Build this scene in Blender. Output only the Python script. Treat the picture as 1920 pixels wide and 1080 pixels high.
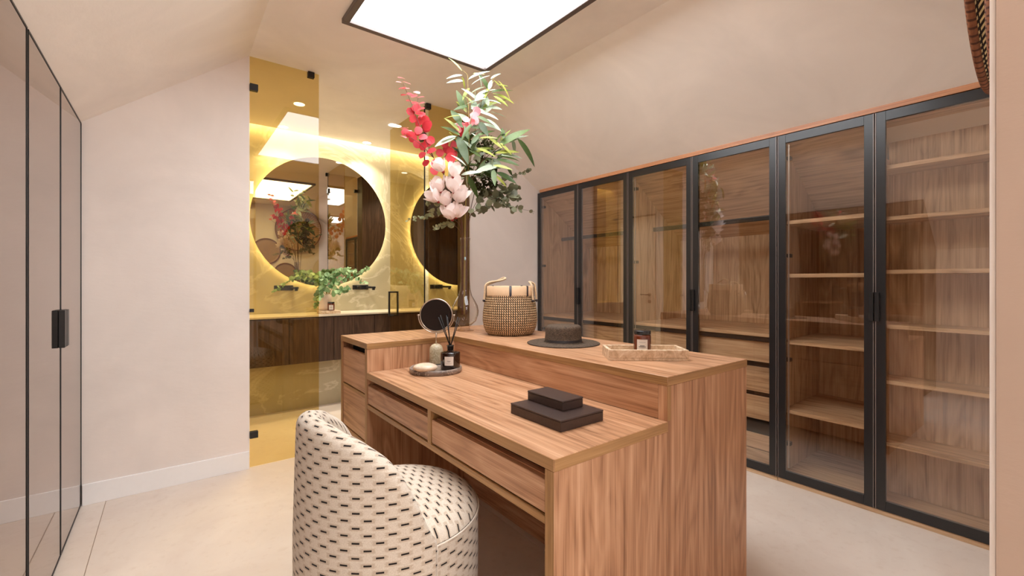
import bpy, bmesh, math, random
from mathutils import Vector, Matrix, noise as mnoise
random.seed(7)
PI = math.pi
scene = bpy.context.scene
COL = scene.collection
for o in list(bpy.data.objects):
    bpy.data.objects.remove(o)

# ------------------------------------------------------------------ camera
F_PX = 832.0
TH = math.atan(640 / F_PX)
ST, CT = math.sin(TH), math.cos(TH)
EYE = 1.2
cam_d = bpy.data.cameras.new('camera')
cam = bpy.data.objects.new('camera', cam_d)
COL.objects.link(cam)
cam.location = (0, 0, EYE)
cam.rotation_euler = (PI / 2, 0, -TH)
cam_d.sensor_width = 36.0
cam_d.lens = F_PX / 1920 * 36.0
cam_d.shift_y = -13 / 1920
cam_d.clip_start = 0.02
scene.camera = cam

# ------------------------------------------------------------------ world, exposure
world = bpy.data.worlds.new('world')
scene.world = world
world.use_nodes = True
world.node_tree.nodes['Background'].inputs[0].default_value = (1.0, 0.87, 0.75, 1)
world.node_tree.nodes['Background'].inputs[1].default_value = 0.25
scene.view_settings.view_transform = 'Standard'
scene.view_settings.look = 'None'
scene.view_settings.gamma = 1.0
scene.view_settings.use_curve_mapping = False
scene.view_settings.exposure = 0.14
scene.cycles.max_bounces = 12
scene.cycles.diffuse_bounces = 8
scene.cycles.glossy_bounces = 5
scene.cycles.transparent_max_bounces = 40
scene.cycles.caustics_reflective = True
PANEL_E = 10.0        # ceiling light panel
COVE_E = 20.0        # LED slot above the vanity
RING_E = 20.0         # LED ring behind the round mirrors
SPOT_W = 42.0         # recessed downlights
HALL_FILL_E = 13.0        # added fill panel, out of view behind the camera
LAMP_COL = (0.97, 1.0, 1.03)
WARM_COL = (1.0, 0.88, 0.64)

# ------------------------------------------------------------------ materials
def srgb(r, g, b):
    def c(v):
        v /= 255.0
        return v / 12.92 if v <= 0.04045 else ((v + 0.055) / 1.055) ** 2.4
    return (c(r), c(g), c(b), 1.0)

class NT:
    def __init__(s, name):
        s.m = bpy.data.materials.new(name)
        s.m.use_nodes = True
        s.t = s.m.node_tree
        s.t.nodes.clear()
        s.out = s.t.nodes.new('ShaderNodeOutputMaterial')
    def n(s, typ, **kw):
        nd = s.t.nodes.new(typ)
        for k, v in kw.items():
            setattr(nd, k, v)
        return nd
    def l(s, a, b):
        s.t.links.new(a, b)
    def math(s, op, a, b=None, clamp=False):
        nd = s.n('ShaderNodeMath', operation=op)
        nd.use_clamp = clamp
        for i, v in enumerate((a, b)):
            if v is None:
                continue
            if isinstance(v, (int, float)):
                nd.inputs[i].default_value = v
            else:
                s.l(v, nd.inputs[i])
        return nd.outputs[0]
    def mix(s, f, a, b, blend='MIX'):
        nd = s.n('ShaderNodeMix', data_type='RGBA', blend_type=blend)
        for sock, v in ((nd.inputs[0], f), (nd.inputs[6], a), (nd.inputs[7], b)):
            if isinstance(v, (int, float)):
                sock.default_value = v
            elif isinstance(v, tuple):
                sock.default_value = v
            else:
                s.l(v, sock)
        return nd.outputs[2]
    def ramp(s, f, stops):
        nd = s.n('ShaderNodeValToRGB')
        e = nd.color_ramp.elements
        while len(e) < len(stops):
            e.new(0.5)
        for i, (p, c) in enumerate(stops):
            e[i].position = p
            e[i].color = c
        s.l(f, nd.inputs[0])
        return nd.outputs[0]
    def coord(s, scale=(1, 1, 1), kind='Object', rnd=0.0, rot=(0, 0, 0)):
        tc = s.n('ShaderNodeTexCoord')
        v = tc.outputs[kind]
        if rnd:
            oi = s.n('ShaderNodeObjectInfo')
            a = s.math('MULTIPLY', oi.outputs['Random'], rnd)
            vm = s.n('ShaderNodeVectorMath', operation='ADD')
            s.l(v, vm.inputs[0]); s.l(a, vm.inputs[1])
            v = vm.outputs[0]
        mp = s.n('ShaderNodeMapping')
        mp.inputs['Scale'].default_value = scale
        mp.inputs['Rotation'].default_value = rot
        s.l(v, mp.inputs[0])
        return mp.outputs[0]
    def noise(s, vec, scale=1.0, detail=4.0, rough=0.55, dist=0.0):
        nd = s.n('ShaderNodeTexNoise')
        s.l(vec, nd.inputs['Vector'])
        nd.inputs['Scale'].default_value = scale
        nd.inputs['Detail'].default_value = detail
        nd.inputs['Roughness'].default_value = rough
        nd.inputs['Distortion'].default_value = dist
        return nd.outputs[0]
    def bump(s, h, strength=0.2, dist=0.01):
        nd = s.n('ShaderNodeBump')
        nd.inputs['Strength'].default_value = strength
        nd.inputs['Distance'].default_value = dist
        s.l(h, nd.inputs['Height'])
        return nd.outputs[0]
    def principled(s, color, rough=0.5, metal=0.0, normal=None, spec=0.5, trans=0.0, sheen=0.0, sss=0.0):
        p = s.n('ShaderNodeBsdfPrincipled')
        for key, v in (('Base Color', color), ('Roughness', rough)):
            if isinstance(v, (tuple, float, int)):
                p.inputs[key].default_value = v
            else:
                s.l(v, p.inputs[key])
        p.inputs['Metallic'].default_value = metal
        p.inputs['Specular IOR Level'].default_value = spec
        p.inputs['Transmission Weight'].default_value = trans
        p.inputs['Sheen Weight'].default_value = sheen
        if normal is not None:
            s.l(normal, p.inputs['Normal'])
        s.l(p.outputs[0], s.out.inputs[0])
        return p

def flat(name, rgb, rough=0.5, metal=0.0, spec=0.5, var=0.0, vscale=30.0, bump=0.0):
    t = NT(name)
    col = srgb(*rgb)
    nrm = None
    n = t.noise(t.coord(), vscale, 4)
    d = tuple(c * (1 - var) for c in col[:3]) + (1,)
    b = tuple(min(1, c * (1 + var)) for c in col[:3]) + (1,)
    c = t.ramp(n, [(0.3, d), (0.7, b)])
    if bump:
        nrm = t.bump(n, bump, 0.004)
    t.principled(c, rough, metal, nrm, spec)
    return t.m

def wood(name, axis, dark, mid, light, rough=0.36, contrast=1.0, rnd=7.0):
    """walnut veneer, grain along axis 0/1/2"""
    t = NT(name)
    def sc(along, across):
        v = [across] * 3
        v[axis] = along
        return tuple(v)
    big = t.noise(t.coord(sc(0.9, 6.5), rnd=rnd), 1.0, 3, 0.5, 0.9)
    rings = t.math('FRACT', t.math('MULTIPLY', big, 7.0))
    rings = t.math('ABSOLUTE', t.math('SUBTRACT', rings, 0.5))
    streak = t.noise(t.coord(sc(1.1, 62.0), rnd=rnd), 1.0, 5, 0.62, 0.15)
    fine = t.noise(t.coord(sc(4.0, 330.0), rnd=rnd), 1.0, 3, 0.6)
    v = t.math('ADD', t.math('MULTIPLY', rings, 0.34 * contrast), t.math('MULTIPLY', streak, 0.75))
    v = t.math('ADD', v, t.math('MULTIPLY', t.math('SUBTRACT', fine, 0.5), 0.45))
    c = t.ramp(v, [(0.24, srgb(*dark)), (0.45, srgb(*mid)), (0.70, srgb(*light))])
    kn = t.noise(t.coord(sc(1.6, 5.0), rnd=rnd), 1.3, 2, 0.5)
    c = t.mix(t.ramp(kn, [(0.66, (0, 0, 0, 1)), (0.80, (0.55, 0.55, 0.55, 1))]), c, srgb(*[int(k * 0.72) for k in dark]))
    t.principled(c, rough, 0, t.bump(v, 0.08, 0.002), 0.4)
    return t.m

def glass(name, tint, ior=1.5, refl=1.0, rough=0.0):
    """thin architectural glass: tinted see-through plus mirror reflection"""
    t = NT(name)
    tr = t.n('ShaderNodeBsdfTransparent'); tr.inputs[0].default_value = tint + (1,)
    gl = t.n('ShaderNodeBsdfGlossy'); gl.inputs['Roughness'].default_value = rough
    gl.inputs[0].default_value = (refl, refl, refl, 1)
    fr = t.n('ShaderNodeFresnel'); fr.inputs[0].default_value = ior
    # back faces: same facing ratio as the front
    ge = t.n('ShaderNodeNewGeometry')
    inv = t.math('SUBTRACT', 1.0, ge.outputs['Backfacing'])
    f = t.math('MULTIPLY', fr.outputs[0], inv)
    mx = t.n('ShaderNodeMixShader')
    t.l(f, mx.inputs[0]); t.l(tr.outputs[0], mx.inputs[1]); t.l(gl.outputs[0], mx.inputs[2])
    t.l(mx.outputs[0], t.out.inputs[0])
    return t.m

def emit(name, col, strength):
    t = NT(name)
    e = t.n('ShaderNodeEmission')
    e.inputs[0].default_value = tuple(col) + (1,)
    e.inputs[1].default_value = strength
    t.l(e.outputs[0], t.out.inputs[0])
    return t.m

def plaster(name, rgb):
    t = NT(name)
    n1 = t.noise(t.coord(), 1.7, 4, 0.6, 0.6)
    n2 = t.noise(t.coord((1, 1, 2.5)), 14.0, 5, 0.6)
    c = srgb(*rgb)
    a = tuple(k * 0.93 for k in c[:3]) + (1,)
    b = tuple(min(1, k * 1.05) for k in c[:3]) + (1,)
    col = t.ramp(n1, [(0.3, a), (0.7, b)])
    t.principled(col, 0.62, 0, t.bump(n2, 0.10, 0.01), 0.25)
    return t.m

def stone(name, base, vein, scale=2.2, rough=0.3, vein_amt=0.8, dark=None):
    t = NT(name)
    co = t.coord()
    n = t.noise(co, scale, 6, 0.6, 1.6)
    v = t.math('ABSOLUTE', t.math('SUBTRACT', n, 0.5))
    vm = t.ramp(v, [(0.0, (1, 1, 1, 1)), (0.028, (0, 0, 0, 1))])
    big = t.noise(co, scale * 0.8, 4, 0.5, 0.4)
    b = srgb(*base)
    d = srgb(*dark) if dark else tuple(k * 0.72 for k in b[:3]) + (1,)
    c = t.ramp(big, [(0.32, d), (0.68, b)])
    c = t.mix(t.math('MULTIPLY', vm, vein_amt), c, srgb(*vein))
    t.principled(c, rough, 0, None, 0.5)
    return t.m

M = {}
M['plaster'] = plaster('plaster_beige', (240, 231, 224))
M['ceiling'] = plaster('plaster_ceiling', (249, 242, 234))
M['jamb'] = plaster('plaster_jamb', (196, 172, 154))
M['white_paint'] = flat('white_paint', (247, 246, 245), 0.4, var=0.01)
M['door_paint'] = flat('door_paint', (226, 212, 194), 0.45, var=0.02)
def tile_mat():
    t = NT('floor_tile_beige')
    n1 = t.noise(t.coord(rnd=9.0), 2.2, 5, 0.6, 0.7)
    n2 = t.noise(t.coord((1, 1, 1), rnd=5.0), 26.0, 4, 0.6)
    c = t.ramp(n1, [(0.28, srgb(222, 207, 194)), (0.7, srgb(237, 225, 213))])
    c = t.mix(t.ramp(n2, [(0.55, (0, 0, 0, 1)), (0.8, (0.35, 0.35, 0.35, 1))]), c, srgb(204, 182, 162))
    t.principled(c, t.ramp(n1, [(0.2, (0.34,) * 3 + (1,)), (0.8, (0.46,) * 3 + (1,))]), 0, t.bump(n2, 0.04, 0.003), 0.4)
    return t.m
M['tile'] = tile_mat()
M['grout'] = flat('grout_brown', (172, 150, 130), 0.9, var=0.05)
W_D, W_M, W_L = (138, 94, 64), (187, 139, 103), (214, 170, 135)
for i, ax in enumerate('xyz'):
    M['wood_' + ax] = wood('walnut_' + ax, i, W_D, W_M, W_L)
E_D, E_M, E_L = (140, 102, 62), (172, 130, 84), (194, 152, 104)
for i, ax in enumerate('xyz'):
    M['edge_' + ax] = wood('walnut_edge_' + ax, i, E_D, E_M, E_L, contrast=0.5)
C_D, C_M, C_L = (156, 122, 90), (202, 168, 132), (228, 198, 162)
for i, ax in enumerate('xyz'):
    M['cab_' + ax] = wood('cabinet_walnut_' + ax, i, C_D, C_M, C_L, rough=0.5)
M['trim_wood'] = wood('trim_wood', 1, (188, 126, 88), (214, 154, 112), (230, 176, 134), contrast=0.4)
V_D, V_M, V_L = (48, 34, 27), (74, 54, 42), (98, 76, 60)
M['vanity_z'] = wood('vanity_dark_wood', 2, V_D, V_M, V_L, rough=0.5)
M['black'] = flat('black_metal', (26, 25, 26), 0.38, 0.0, 0.5, var=0.1)
M['frame'] = flat('satin_black_aluminium', (34, 33, 34), 0.30, 0.0, 0.55, var=0.05)
M['profile'] = flat('grey_edge_profile', (128, 118, 114), 0.4, 0.5)
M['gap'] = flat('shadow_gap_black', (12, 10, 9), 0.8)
M['alu'] = flat('light_aluminium', (205, 195, 185), 0.3, 0.7)
M['smoke'] = glass('smoked_glass', (0.955, 0.935, 0.91), ior=2.25)
M['amber'] = glass('amber_glass', (0.87, 0.785, 0.54), ior=1.6)
M['clear'] = glass('clear_glass', (0.955, 0.945, 0.93), ior=1.5)
M['bronze_mirror'] = flat('bronze_mirror_glass', (166, 150, 140), 0.03, 1.0, var=0.0)
M['mirror'] = flat('mirror_glass', (215, 205, 190), 0.005, 1.0, var=0.0)
M['dark_reflection_mirror'] = flat('table_mirror_dark_reflection', (58, 50, 47), 0.01, 1.0, var=0.0)  # dark hall reflection is put into this tint; the built hall is bright
M['marble_wall'] = stone('olive_beige_stone', (196, 186, 158), (226, 218, 196), 1.3, 0.32, 0.5, dark=(172, 162, 134))
M['counter'] = stone('pale_counter_stone', (232, 220, 198), (205, 188, 158), 3.0, 0.3, 0.3)
M['panel'] = emit('light_panel_diffuser', LAMP_COL, PANEL_E)
M['cove'] = emit('cove_led', WARM_COL, COVE_E)
M['ring'] = emit('mirror_ring_led', (1.0, 0.87, 0.58), RING_E)
M['hall_fill_panel'] = emit('hall_fill_diffuser', LAMP_COL, HALL_FILL_E)
M['bulb'] = emit('downlight_lens', (1.0, 0.9, 0.75), 12.0)
M['panel_frame'] = flat('panel_frame_dark', (104, 92, 87), 0.45, 0.1)
M['chrome'] = flat('satin_nickel', (200, 186, 172), 0.18, 1.0)
M['onyx'] = stone('green_onyx', (206, 190, 158), (238, 228, 204), 22.0, 0.3, 0.6, dark=(158, 142, 112))
M['soap'] = stone('cream_alabaster', (226, 208, 186), (188, 160, 132), 16.0, 0.3, 0.35, dark=(208, 186, 160))
M['grey_marble'] = stone('grey_brown_marble', (152, 134, 120), (206, 190, 174), 14.0, 0.4, 0.6, dark=(104, 88, 78))
def travertine():
    t = NT('travertine')
    n = t.noise(t.coord((1, 1, 1), rot=(0.2, 0.55, 0.3)), 26.0, 5, 0.7, 1.2)
    n2 = t.noise(t.coord((1, 1, 1)), 90.0, 3, 0.7)
    c = t.ramp(n, [(0.3, srgb(168, 136, 104)), (0.5, srgb(212, 184, 152)), (0.7, srgb(236, 218, 194))])
    c = t.mix(t.ramp(n2, [(0.66, (0, 0, 0, 1)), (0.74, (0.7, 0.7, 0.7, 1))]), c, srgb(96, 76, 58))
    t.principled(c, 0.45, 0, t.bump(n2, 0.15, 0.002), 0.4)
    return t.m
M['travertine'] = travertine()
M['leather'] = flat('dark_leather', (62, 46, 41), 0.38, var=0.12, vscale=180, bump=0.12)
M['leather_edge'] = flat('dark_leather_edge', (36, 28, 26), 0.5, var=0.1)
M['amber_jar'] = flat('amber_jar_glass', (104, 44, 18), 0.06, 0.0, 0.8, var=0.25, vscale=20)
M['dark_jar'] = flat('dark_amber_glass', (34, 16, 9), 0.04, 0.0, 0.9, var=0.2)
M['jar_lid'] = flat('black_lid', (30, 27, 28), 0.25, 0.0, 0.6, var=0.05)
M['paper'] = flat('label_paper', (224, 214, 204), 0.8, var=0.02)
M['ink'] = flat('label_ink', (60, 52, 50), 0.8)
M['ink_grey'] = flat('label_ink_grey', (186, 176, 168), 0.8)
M['reed'] = flat('black_reed', (34, 30, 31), 0.6)
M['rope'] = flat('rope_beige', (214, 184, 148), 0.85, var=0.15, vscale=220, bump=0.3)
M['band'] = flat('beige_leather_band', (224, 188, 150), 0.6, var=0.04)
M['patch'] = flat('dark_leather_patch', (52, 42, 44), 0.5)
M['terracotta'] = flat('pale_clay_pot', (226, 200, 172), 0.6, var=0.05)
M['sticker'] = flat('blue_sticker', (176, 212, 220), 0.6)

def hat_mat():
    t = NT('dark_straw')
    n = t.noise(t.coord((1, 1, 2.2)), 130.0, 3, 0.7)
    c = t.ramp(n, [(0.3, srgb(48, 38, 31)), (0.7, srgb(112, 94, 78))])
    t.principled(c, 0.8, 0, t.bump(n, 0.5, 0.003), 0.2)
    return t.m
M['hat'] = hat_mat()

def weave_mat(name, light, dark, nu, nv, fu=0.60, rot=0.5):
    """UV in turns (u) and rows (v): dark gaps between pale stitches"""
    t = NT(name)
    tc = t.n('ShaderNodeTexCoord')
    sp = t.n('ShaderNodeSeparateXYZ')
    t.l(tc.outputs['UV'], sp.inputs[0])
    v = t.math('MULTIPLY', sp.outputs[1], nv)
    row = t.math('FLOOR', v)
    u = t.math('ADD', t.math('MULTIPLY', sp.outputs[0], nu), t.math('MULTIPLY', t.math('FRACT', v), rot))
    fr_u = t.math('FRACT', u)
    fr_v = t.math('FRACT', v)
    a = t.math('LESS_THAN', fr_u, fu)
    b = t.math('LESS_THAN', t.math('ABSOLUTE', t.math('SUBTRACT', fr_v, 0.5)), 0.40 if nv > 1 else 2.0)
    k = t.math('MULTIPLY', a, b)
    n = t.noise(t.coord(), 60.0, 3, 0.6)
    lc = t.ramp(n, [(0.3, tuple(q * 0.6 for q in srgb(*light)[:3]) + (1,)), (0.65, srgb(*light))])
    c = t.mix(k, srgb(*dark), lc)
    t.principled(c, 0.7, 0, t.bump(k, 0.6, 0.003), 0.3)
    return t.m
M['weave'] = weave_mat('seagrass_weave', (236, 198, 152), (40, 29, 22), 76, 18, 0.55)
M['wall_weave'] = weave_mat('dark_zigzag_weave', (240, 216, 160), (40, 26, 18), 120, 34, 0.46, 1.0)
M['rim'] = weave_mat('wrapped_rim', (150, 96, 66), (84, 50, 34), 110, 1, 0.72, 0.5)
M['wall_weave_pale'] = weave_mat('pale_coil_weave', (206, 172, 134), (150, 116, 82), 60, 16, 0.7, 0.3)

def fabric():
    t = NT('dash_pattern_fabric')
    tc = t.n('ShaderNodeTexCoord')
    sp = t.n('ShaderNodeSeparateXYZ')
    t.l(tc.outputs['UV'], sp.inputs[0])
    PU, PV = 0.064, 0.0195
    v = t.math('DIVIDE', sp.outputs[1], PV)
    row = t.math('FLOOR', v)
    odd = t.math('MULTIPLY', t.math('FRACT', t.math('MULTIPLY', row, 0.5)), 1.0)
    u = t.math('ADD', t.math('DIVIDE', sp.outputs[0], PU), odd)
    nz = t.noise(t.coord((60, 60, 700), kind='Object'), 1.0, 2, 0.5)
    nz2 = t.math('MULTIPLY', t.math('SUBTRACT', nz, 0.5), 0.35)
    au = t.math('ABSOLUTE', t.math('SUBTRACT', t.math('FRACT', u), 0.5))
    av = t.math('ABSOLUTE', t.math('SUBTRACT', t.math('FRACT', v), 0.5))
    dash = t.math('MULTIPLY', t.math('LESS_THAN', au, 0.165), t.math('LESS_THAN', av, 0.125))
    hu = t.math('LESS_THAN', t.math('ADD', au, nz2), 0.30)
    hv = t.math('LESS_THAN', av, 0.33)
    halo = t.math('MULTIPLY', hu, hv)
    weave = t.noise(t.coord((1, 1, 1)), 420.0, 2, 0.6)
    base = t.ramp(weave, [(0.3, srgb(208, 194, 176)), (0.7, srgb(230, 219, 204))])
    c = t.mix(t.math('MULTIPLY', halo, 0.55), base, srgb(184, 160, 134))
    c = t.mix(dash, c, srgb(38, 31, 28))
    t.principled(c, 0.85, 0, t.bump(weave, 0.25, 0.002), 0.2, sheen=0.15)
    return t.m
M['fabric'] = fabric()
M['piping'] = flat('fabric_piping', (226, 214, 198), 0.8, var=0.05)

def leafmat(name, a, b, rough=0.5):
    t = NT(name)
    oi = t.n('ShaderNodeObjectInfo')
    n = t.noise(t.coord((1, 1, 1), rnd=3.0), 24.0, 3, 0.6)
    f = t.math('ADD', t.math('MULTIPLY', oi.outputs['Random'], 0.6), t.math('MULTIPLY', n, 0.4), True)
    c = t.ramp(f, [(0.15, srgb(*a)), (0.85, srgb(*b))])
    d = t.n('ShaderNodeBsdfPrincipled')
    t.l(c, d.inputs['Base Color'])
    d.inputs['Roughness'].default_value = rough
    tl = t.n('ShaderNodeBsdfTranslucent')
    t.l(c, tl.inputs[0])
    mx = t.n('ShaderNodeMixShader'); mx.inputs[0].default_value = 0.25
    t.l(d.outputs[0], mx.inputs[1]); t.l(tl.outputs[0], mx.inputs[2])
    t.l(mx.outputs[0], t.out.inputs[0])
    return t.m
M['red_leaf'] = leafmat('red_leaf', (182, 22, 36), (232, 82, 90))
M['pink_leaf'] = leafmat('pink_leaf', (236, 110, 118), (250, 176, 178))
M['olive_dark'] = leafmat('olive_leaf_dark', (50, 68, 26), (100, 120, 62), 0.45)
M['olive_pale'] = leafmat('olive_leaf_pale', (150, 166, 136), (206, 214, 196), 0.5)
M['olive_lime'] = leafmat('olive_leaf_lime', (116, 128, 34), (176, 178, 84), 0.45)
M['euca'] = leafmat('grey_eucalyptus_leaf', (82, 84, 60), (148, 150, 120))
M['euca_pale'] = leafmat('pale_eucalyptus_leaf', (120, 126, 88), (178, 178, 138))
M['ivy'] = leafmat('fresh_green_leaf', (66, 108, 56), (172, 204, 152))
M['petal'] = leafmat('magnolia_petal', (244, 226, 220), (253, 244, 240))
M['calyx'] = flat('red_calyx', (150, 40, 36), 0.6)
M['berry'] = leafmat('olive_berry', (50, 50, 22), (92, 90, 44), 0.8)
M['stem_brown'] = flat('brown_stem', (92, 58, 40), 0.7, var=0.2)
M['stem_green'] = flat('green_stem', (140, 118, 56), 0.6, var=0.2)
M['stem_red'] = flat('dark_red_stem', (96, 42, 36), 0.6, var=0.2)

# ------------------------------------------------------------------ mesh builders
class MB:
    """collects shapes in world coordinates; build() links ONE mesh object"""
    def __init__(s):
        s.bm = bmesh.new()
        s.uv = s.bm.loops.layers.uv.new('UVMap')
    def box(s, x0, x1, y0, y1, z0, z1, bev=0.0, seg=1, mtx=None):
        b = bmesh.new()
        vs = [b.verts.new((x, y, z)) for x in (x0, x1) for y in (y0, y1) for z in (z0, z1)]
        for f in ((0, 1, 3, 2), (4, 6, 7, 5), (0, 4, 5, 1), (2, 3, 7, 6), (0, 2, 6, 4), (1, 5, 7, 3)):
            b.faces.new([vs[i] for i in f])
        if bev:
            bmesh.ops.bevel(b, geom=list(b.edges), offset=bev, segments=seg, affect='EDGES', profile=0.5)
        s.merge(b, mtx)
        return s
    def prism(s, pts, axis, a0, a1, bev=0.0):
        """extrude a polygon given in the two other axes"""
        b = bmesh.new()
        def mk(p, a):
            q = list(p); q.insert(axis, a)
            return b.verts.new(q)
        lo = [mk(p, a0) for p in pts]; hi = [mk(p, a1) for p in pts]
        b.faces.new(lo); b.faces.new(hi[::-1])
        n = len(pts)
        for i in range(n):
            b.faces.new((lo[i], hi[i], hi[(i + 1) % n], lo[(i + 1) % n]))
        bmesh.ops.recalc_face_normals(b, faces=list(b.faces))
        if bev:
            bmesh.ops.bevel(b, geom=list(b.edges), offset=bev, segments=1, affect='EDGES', profile=0.5)
        s.merge(b)
        return s
    def merge(s, b, mtx=None):
        if mtx is not None:
            bmesh.ops.transform(b, matrix=mtx, verts=list(b.verts))
        bmesh.ops.recalc_face_normals(b, faces=list(b.faces))
        me = bpy.data.meshes.new('tmp'); b.to_mesh(me); b.free()
        s.bm.from_mesh(me); bpy.data.meshes.remove(me)
    def lathe(s, prof, c=(0, 0, 0), seg=48, close=False, a0=0.0, a1=2 * PI, squash=1.0):
        """profile of (r, z); v in UV runs 0..1 along the profile"""
        full = abs(a1 - a0 - 2 * PI) < 1e-6
        nseg = seg if full else seg + 1
        tot = [0.0]
        for i in range(1, len(prof)):
            tot.append(tot[-1] + math.hypot(prof[i][0] - prof[i - 1][0], prof[i][1] - prof[i - 1][1]))
        rings = []
        for r, z in prof:
            ring = []
            for k in range(nseg):
                a = a0 + (a1 - a0) * k / seg
                ring.append(s.bm.verts.new((c[0] + r * math.cos(a), c[1] + r * squash * math.sin(a), c[2] + z)))
            rings.append(ring)
        for i in range(len(prof) - 1):
            for k in range(seg):
                k2 = (k + 1) % nseg if full else k + 1
                try:
                    f = s.bm.faces.new((rings[i][k], rings[i][k2], rings[i + 1][k2], rings[i + 1][k]))
                except ValueError:
                    continue
                f.smooth = True
                us = (k / seg, (k + 1) / seg, (k + 1) / seg, k / seg)
                vs = (tot[i], tot[i], tot[i + 1], tot[i + 1])
                for lp, u, v in zip(f.loops, us, vs):
                    lp[s.uv].uv = (u, v / max(tot[-1], 1e-9))
        if close:
            for ring in (rings[0], rings[-1]):
                try:
                    s.bm.faces.new(ring)
                except ValueError:
                    pass
        return s
    def tube(s, pts, rad, seg=8, cap=True, closed=False):
        pts = [Vector(p) for p in pts]
        n = len(pts)
        rads = rad if isinstance(rad, (list, tuple)) else [rad] * n
        rings = []
        up = None
        for i in range(n):
            if closed:
                t = pts[(i + 1) % n] - pts[i - 1]
            else:
                t = pts[min(i + 1, n - 1)] - pts[max(i - 1, 0)]
            t.normalize()
            if up is None:
                up = t.orthogonal().normalized()
            up = (up - t * up.dot(t))
            if up.length < 1e-6:
                up = t.orthogonal()
            up.normalize()
            w = t.cross(up)
            rings.append([s.bm.verts.new(pts[i] + (up * math.cos(2 * PI * k / seg) + w * math.sin(2 * PI * k / seg)) * rads[i]) for k in range(seg)])
        m = n if closed else n - 1
        for i in range(m):
            a, b = rings[i], rings[(i + 1) % n]
            for k in range(seg):
                f = s.bm.faces.new((a[k], a[(k + 1) % seg], b[(k + 1) % seg], b[k]))
                f.smooth = True
                us = (i / m, i / m, (i + 1) / m, (i + 1) / m)
                vs = (k / seg, (k + 1) / seg, (k + 1) / seg, k / seg)
                for lp, u, v in zip(f.loops, us, vs):
                    lp[s.uv].uv = (u, v)
        if cap and not closed:
            s.bm.faces.new(rings[0][::-1]); s.bm.faces.new(rings[-1])
        return s
    def ball(s, c, r, sx=1, sy=1, sz=1, sub=2):
        b = bmesh.new()
        bmesh.ops.create_icosphere(b, subdivisions=sub, radius=r)
        for v in b.verts:
            v.co = Vector((v.co.x * sx + c[0], v.co.y * sy + c[1], v.co.z * sz + c[2]))
        for f in b.faces:
            f.smooth = True
        s.merge(b)
        return s
    def cyl(s, p0, p1, r, seg=16):
        return s.tube([p0, p1], r, seg)
    def build(s, name, mat, parent=None, loc=None, smooth=False, recalc=True):
        """parent: Empty or part; verts are made relative to the root's location"""
        root = parent
        while root is not None and root.parent is not None:
            root = root.parent
        base = Vector(root.location) if root is not None else Vector(loc if loc is not None else s.base())
        for v in s.bm.verts:
            v.co -= base
        if recalc:
            bmesh.ops.recalc_face_normals(s.bm, faces=list(s.bm.faces))
        me = bpy.data.meshes.new(name)
        if smooth:
            for f in s.bm.faces:
                f.smooth = True
        s.bm.to_mesh(me); s.bm.free()
        me.materials.append(M[mat] if isinstance(mat, str) else mat)
        o = bpy.data.objects.new(name, me)
        COL.objects.link(o)
        if parent is not None:
            o.parent = parent
        else:
            o.location = base
        return o
    def base(s):
        xs = [v.co.x for v in s.bm.verts]; ys = [v.co.y for v in s.bm.verts]; zs = [v.co.z for v in s.bm.verts]
        return ((min(xs) + max(xs)) / 2, (min(ys) + max(ys)) / 2, min(zs))

def tag(o, label=None, cat=None, group=None, kind=None):
    if label: o['label'] = label
    if cat: o['category'] = cat
    if group: o['group'] = group
    if kind: o['kind'] = kind
    return o
def thing(name, loc, label, cat, group=None):
    o = bpy.data.objects.new(name, None)
    o.empty_display_size = 0.05
    o.location = loc
    COL.objects.link(o)
    return tag(o, label, cat, group)
def struct(name, mb, mat, label, cat='wall'):
    o = mb.build(name, mat, loc=(0, 0, 0))
    return tag(o, label, cat, None, 'structure')
def BX(*a, **k):
    return MB().box(*a, **k)

# ------------------------------------------------------------------ room constants
XL, XR = -0.378, 2.883          # wardrobe fronts left / right
YF, YF2 = 3.28, 3.335           # far wall left part / right part
ZC = 2.645                      # flat ceiling
XA, XB = 0.40, 2.035            # creases of the ceiling
YN = 0.075                       # room side of the near wall
BX0, BX1, BY1 = 0.15, 3.95, 4.80  # bathroom

# ================================================================== the setting
fl = struct('floor', BX(-1.3, 4.2, -2.4, 5.0, -0.10, -0.004), 'grout', 'pale beige stone tile floor', 'floor')
seams_x = [-1.30, -0.28, 1.32, 2.92, 4.2]
seams_y = [-2.4, 0.06, 3.284, 5.0]
g = 0.0014
for i in range(len(seams_x) - 1):
    for j in range(len(seams_y) - 1):
        BX(seams_x[i] + g, seams_x[i + 1] - g, seams_y[j] + g, seams_y[j + 1] - g, -0.012, 0.0, bev=0.0006).build('floor_tile', 'tile', fl)

# ceiling: flat middle, two slopes under the roof
k_l = (ZC - 2.05) / (XA - XL)
k_r = (ZC - 2.102) / (XR - XB)
prof = [(XL - 0.75, 2.05 - 0.75 * k_l), (XA, ZC), (XB, ZC), (XR + 0.85, 2.102 - 0.85 * k_r)]
poly = prof + [(x, z + 0.10) for x, z in prof[::-1]]
cmb = MB()
b = bmesh.new()
lo = [b.verts.new((x, YN - 0.02, z)) for x, z in poly]
hi = [b.verts.new((x, YF2 + 0.12, z)) for x, z in poly]
n = len(poly)
for i in range(3):                      # quads across the strip, both ends and both skins
    j = n - 1 - i
    b.faces.new((lo[i], lo[i + 1], lo[j - 1], lo[j])); b.faces.new((hi[i], hi[j], hi[j - 1], hi[i + 1]))
    b.faces.new((lo[i], hi[i], hi[i + 1], lo[i + 1])); b.faces.new((lo[j - 1], hi[j - 1], hi[j], lo[j]))
b.faces.new((lo[0], lo[n - 1], hi[n - 1], hi[0])); b.faces.new((lo[3], hi[3], hi[4], lo[4]))
cmb.merge(b)
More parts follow.
